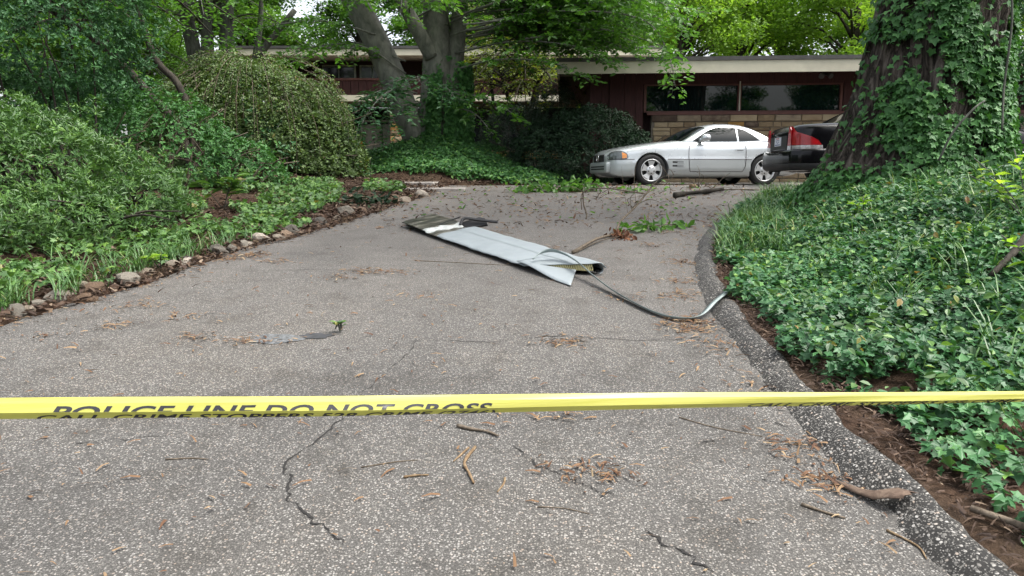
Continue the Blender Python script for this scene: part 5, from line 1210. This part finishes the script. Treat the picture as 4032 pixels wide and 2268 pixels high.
trunk_ivy('oak_ivy', 'ivy climbing the massive rough trunk, thick low and thin above', 11000, pt_o, ok_o, .08, 'ivy_dark', 'ivy')
V_ = [(5.62, 8.78, 3.9), (5.66, 8.72, 3.3), (5.64, 8.72, 2.6), (5.6, 8.62, 2.1)]; m = MB(); m.tube(crom(V_, 5), .012, 6); o = m.build('hanging_vine', 'grey_bark', None, True); tag(o, 'thin grey vine stem hanging down the massive trunk', 'vine')
m = MB(); m.tube(crom([(4.75, 8.35, 1.75), (4.85, 8.3, 2.05), (5.05, 8.3, 2.3), (5.2, 8.35, 2.4)], 5), .012, 6); o = m.build('arching_stem', 'grey_bark', None, True); tag(o, 'pale bent stem arching out of the ivy at the trunk foot', 'vine')
# --- generic trees
def make_tree(name, label, loc, stems, limbs, leafmat_, barkmat, group=None, **kw):
    b = V3(loc); e = empty(name, b); tag(e, label, 'tree', group); m2 = MB()
    for pts, rads in stems:
        C_ = crom([V3(p) - b for p in pts], 6); R_ = np.interp(np.linspace(0, 1, len(C_)), np.linspace(0, 1, len(rads)), rads); m2.tube(C_, [float(r) for r in R_], 12)
    limbs = [[V3(p) for p in q] for q in limbs]; tw2 = spray_leaves('crown', limbs, leafmat_, e, b, **kw); limb_tubes(m2, limbs, b, .04, .008)
    for t_ in tw2[::3]: m2.tube([p - b for p in t_], [.006, .004, .002], 4, False)
    m2.build('trunk', barkmat, e, True); return e
def rand_limbs(c, n, z0, z1, L, a0=0, a1=6.283, fall=-.4, rise=.5):
    out = []
    for k in range(n):
        a = random.uniform(a0, a1); l_ = random.uniform(*L); p0 = V3((c[0] + random.gauss(0, .4), c[1] + random.gauss(0, .4), random.uniform(z0, z1))); d = V3((math.cos(a), math.sin(a), 0)); out.append([p0, p0 + d * l_ * .5 + V3((0, 0, rise)), p0 + d * l_ + V3((0, 0, fall))])
    return out
lt = (-9.0, 22.5, 1.9)
make_tree('multistem_tree', 'grey multi-stemmed tree behind the olive azalea mound', lt,
          [([(-9.0, 22.5, 1.7), (-9.1, 22.5, 3.4), (-9.3, 22.5, 5), (-9.8, 22.5, 8)], [.32, .25, .22, .16]), ([(-8.8, 22.4, 1.8), (-8.6, 22.4, 3.6), (-8.35, 22.4, 5.2), (-8.2, 22.4, 8)], [.3, .26, .22, .16]),
           ([(-8.7, 22.6, 1.8), (-8.3, 22.6, 4.0), (-7.6, 22.6, 5.0), (-6.3, 22.4, 6.4)], [.2, .15, .12, .08]), ([(-8.95, 22.3, 2), (-8.9, 22.3, 4), (-8.75, 22.2, 7.5)], [.24, .2, .15]), ([(-7.6, 22.6, 5.0), (-7.4, 22.6, 6), (-7.3, 22.6, 7)], [.1, .08, .06])],
          rand_limbs((-9, 22.5), 60, 5.6, 8.4, (2.5, 5.5), fall=-.2) + rand_limbs((-12.5, 23.5), 24, 3.0, 6, (2, 3.5)), 'canopy_leaf', 'grey_bark', twig_gap=.22, twig=(.5, 1.2), leaf=.12, gap=.07)
make_tree('leaning_tree', 'dark leaning tree with two crooked stems over the creeper thicket', (-6.4, 14.0, 1.6),
          [([(-5.9, 14, 1.5), (-6.2, 14, 2.5), (-6.6, 14, 3.0), (-7.4, 14, 3.9), (-8.4, 14, 4.6)], [.09, .08, .075, .065, .05]), ([(-5.95, 14.1, 1.6), (-6.0, 14.1, 2.7), (-6.2, 14.1, 3.3), (-6.6, 14.1, 3.8), (-6.9, 14, 5)], [.075, .07, .065, .06, .045])],
          rand_limbs((-8.4, 14), 26, 4.2, 5.8, (1.5, 3.5)) + rand_limbs((-6.9, 14), 14, 4.6, 5.8, (1, 2.4)), 'beech_leaf', 'dark_bark', twig_gap=.2, leaf=.11, gap=.06)
make_tree('japanese_maple', 'yellow-green maple with thin leaning stems before the house', (.1, 24.0, 1.7),
          [([(.1, 24, 1.5), (.25, 24, 2.6), (.55, 24, 3.6), (.9, 24, 4.8), (1.1, 24, 6)], [.16, .13, .1, .08, .05]), ([(-.6, 24.2, 1.5), (-.55, 24.2, 3.2), (-.7, 24.2, 5)], [.07, .06, .04]), ([(.3, 24, 2.8), (-.1, 24, 4.0), (-.5, 24, 5.4)], [.08, .06, .04])],
          rand_limbs((.3, 23.6), 60, 4.1, 6.6, (1.2, 3.0), fall=-.5, rise=.25), 'maple_leaf', 'dark_bark', twig_gap=.15, twig=(.4, .9), leaf=.12, gap=.06, kind='dia', flat=.5)
# --- background woods: a few master trees, copied
def far_tree(seed, leafm):
    random.seed(seed); e = empty('background_tree'); m2 = MB(); Hh = 16; lobes = []
    m2.tube(crom([(0, 0, -.5), (.2, 0, 3), (-.1, .1, 7), (.2, 0, 12)], 4), [.34, .3, .28, .26, .25, .24, .22, .2, .18, .16, .13, .1, .08], 9)
    for k in range(36):
        a = random.uniform(0, 6.28); z = random.uniform(3.2, 12.5); r = random.uniform(1.2, 4.4) * (1 - .04 * z); p = V3((r * math.cos(a), r * math.sin(a), z)); lobes.append(p); m2.tube([(0, 0, max(2, z - 1.8)), (p.x * .5, p.y * .5, z - .5), tuple(p)], [.1, .06, .02], 5)
    per = 640; n = per * len(lobes); c = np.repeat(np.array([list(p) for p in lobes]), per, 0); sz = np.repeat(rng.uniform(.8, 1.5, len(lobes)), per)[:, None]
    d = rdir(n) * (rng.random((n, 1)) ** .5); P = c + d * sz * [1.15, 1.15, .62]
    rnv = np.repeat(rng.random(len(lobes)), per) * .5 + rng.random(n) * .5
    leaves('crown', P, jit(np.tile([0, -.2, 1.], (n, 1)), .6), rdir(n) * [1, 1, .5], rng.uniform(.13, .26, n), 'oval', leafm, e, rnd=rnv); m2.build('trunk', 'dark_bark', e, True); return e
masters = {'g': [far_tree(11, 'canopy_leaf'), far_tree(12, 'canopy_leaf')], 'b': [far_tree(21, 'bright_leaf'), far_tree(22, 'bright_leaf')]}
used = set()
def place_far(kind, i, x, y, rz, s, label, group):
    src = masters[kind][i % 2]
    if src.name in used:
        o = src.copy(); col.objects.link(o)
        for c_ in src.children: q = c_.copy(); q.parent = o; col.objects.link(q)
    else: o = src; used.add(src.name)
    o.location = (x, y, h1(x, y) if abs(y) < 60 else 2); o.rotation_euler = (0, 0, rz); o.scale = (s, s, s); tag(o, label, 'tree', group)
random.seed(5)
for i, (x, y, s) in enumerate([(-24, 34, .95), (-19, 38, 1), (-15.5, 31, .8), (-13, 39, 1), (-8, 40, .95), (-4, 43, .95), (0, 40, .9), (-20, 26, .8), (-16, 21, .55), (-13, 26, .6), (-11.5, 20, .45), (-28, 45, 1.1), (4.5, 45, 1.0), (-16, 48, 1.2), (-2, 52, 1.2)]):
    place_far('g', i, x, y, i * 1.3, s, 'mid-green woodland tree behind the tall left wing of the house', 'green trees behind the house')
for i, (x, y, s) in enumerate([(8, 36, .85), (12, 40, 1.0), (16, 36, .9), (20, 40, 1), (25, 34, .95), (10, 46, 1.1), (30, 40, 1.1), (17, 48, 1.2), (6, 50, 1.1)]):
    place_far('b', i, x, y, i * 1.7, s, 'bright yellow-green tree rising behind the low right wing', 'bright trees behind the house')
for i, (x, y, s) in enumerate([(-11, -28, .9), (-4, -33, 1.0), (2, -26, .85), (7, -29, .9), (14, -32, 1.0), (19, -26, .9), (27, -24, .9)]):
    place_far('g', i, x, y, i * 2.1, s, 'street tree across from the house, mirrored in its window', 'street trees opposite the house')
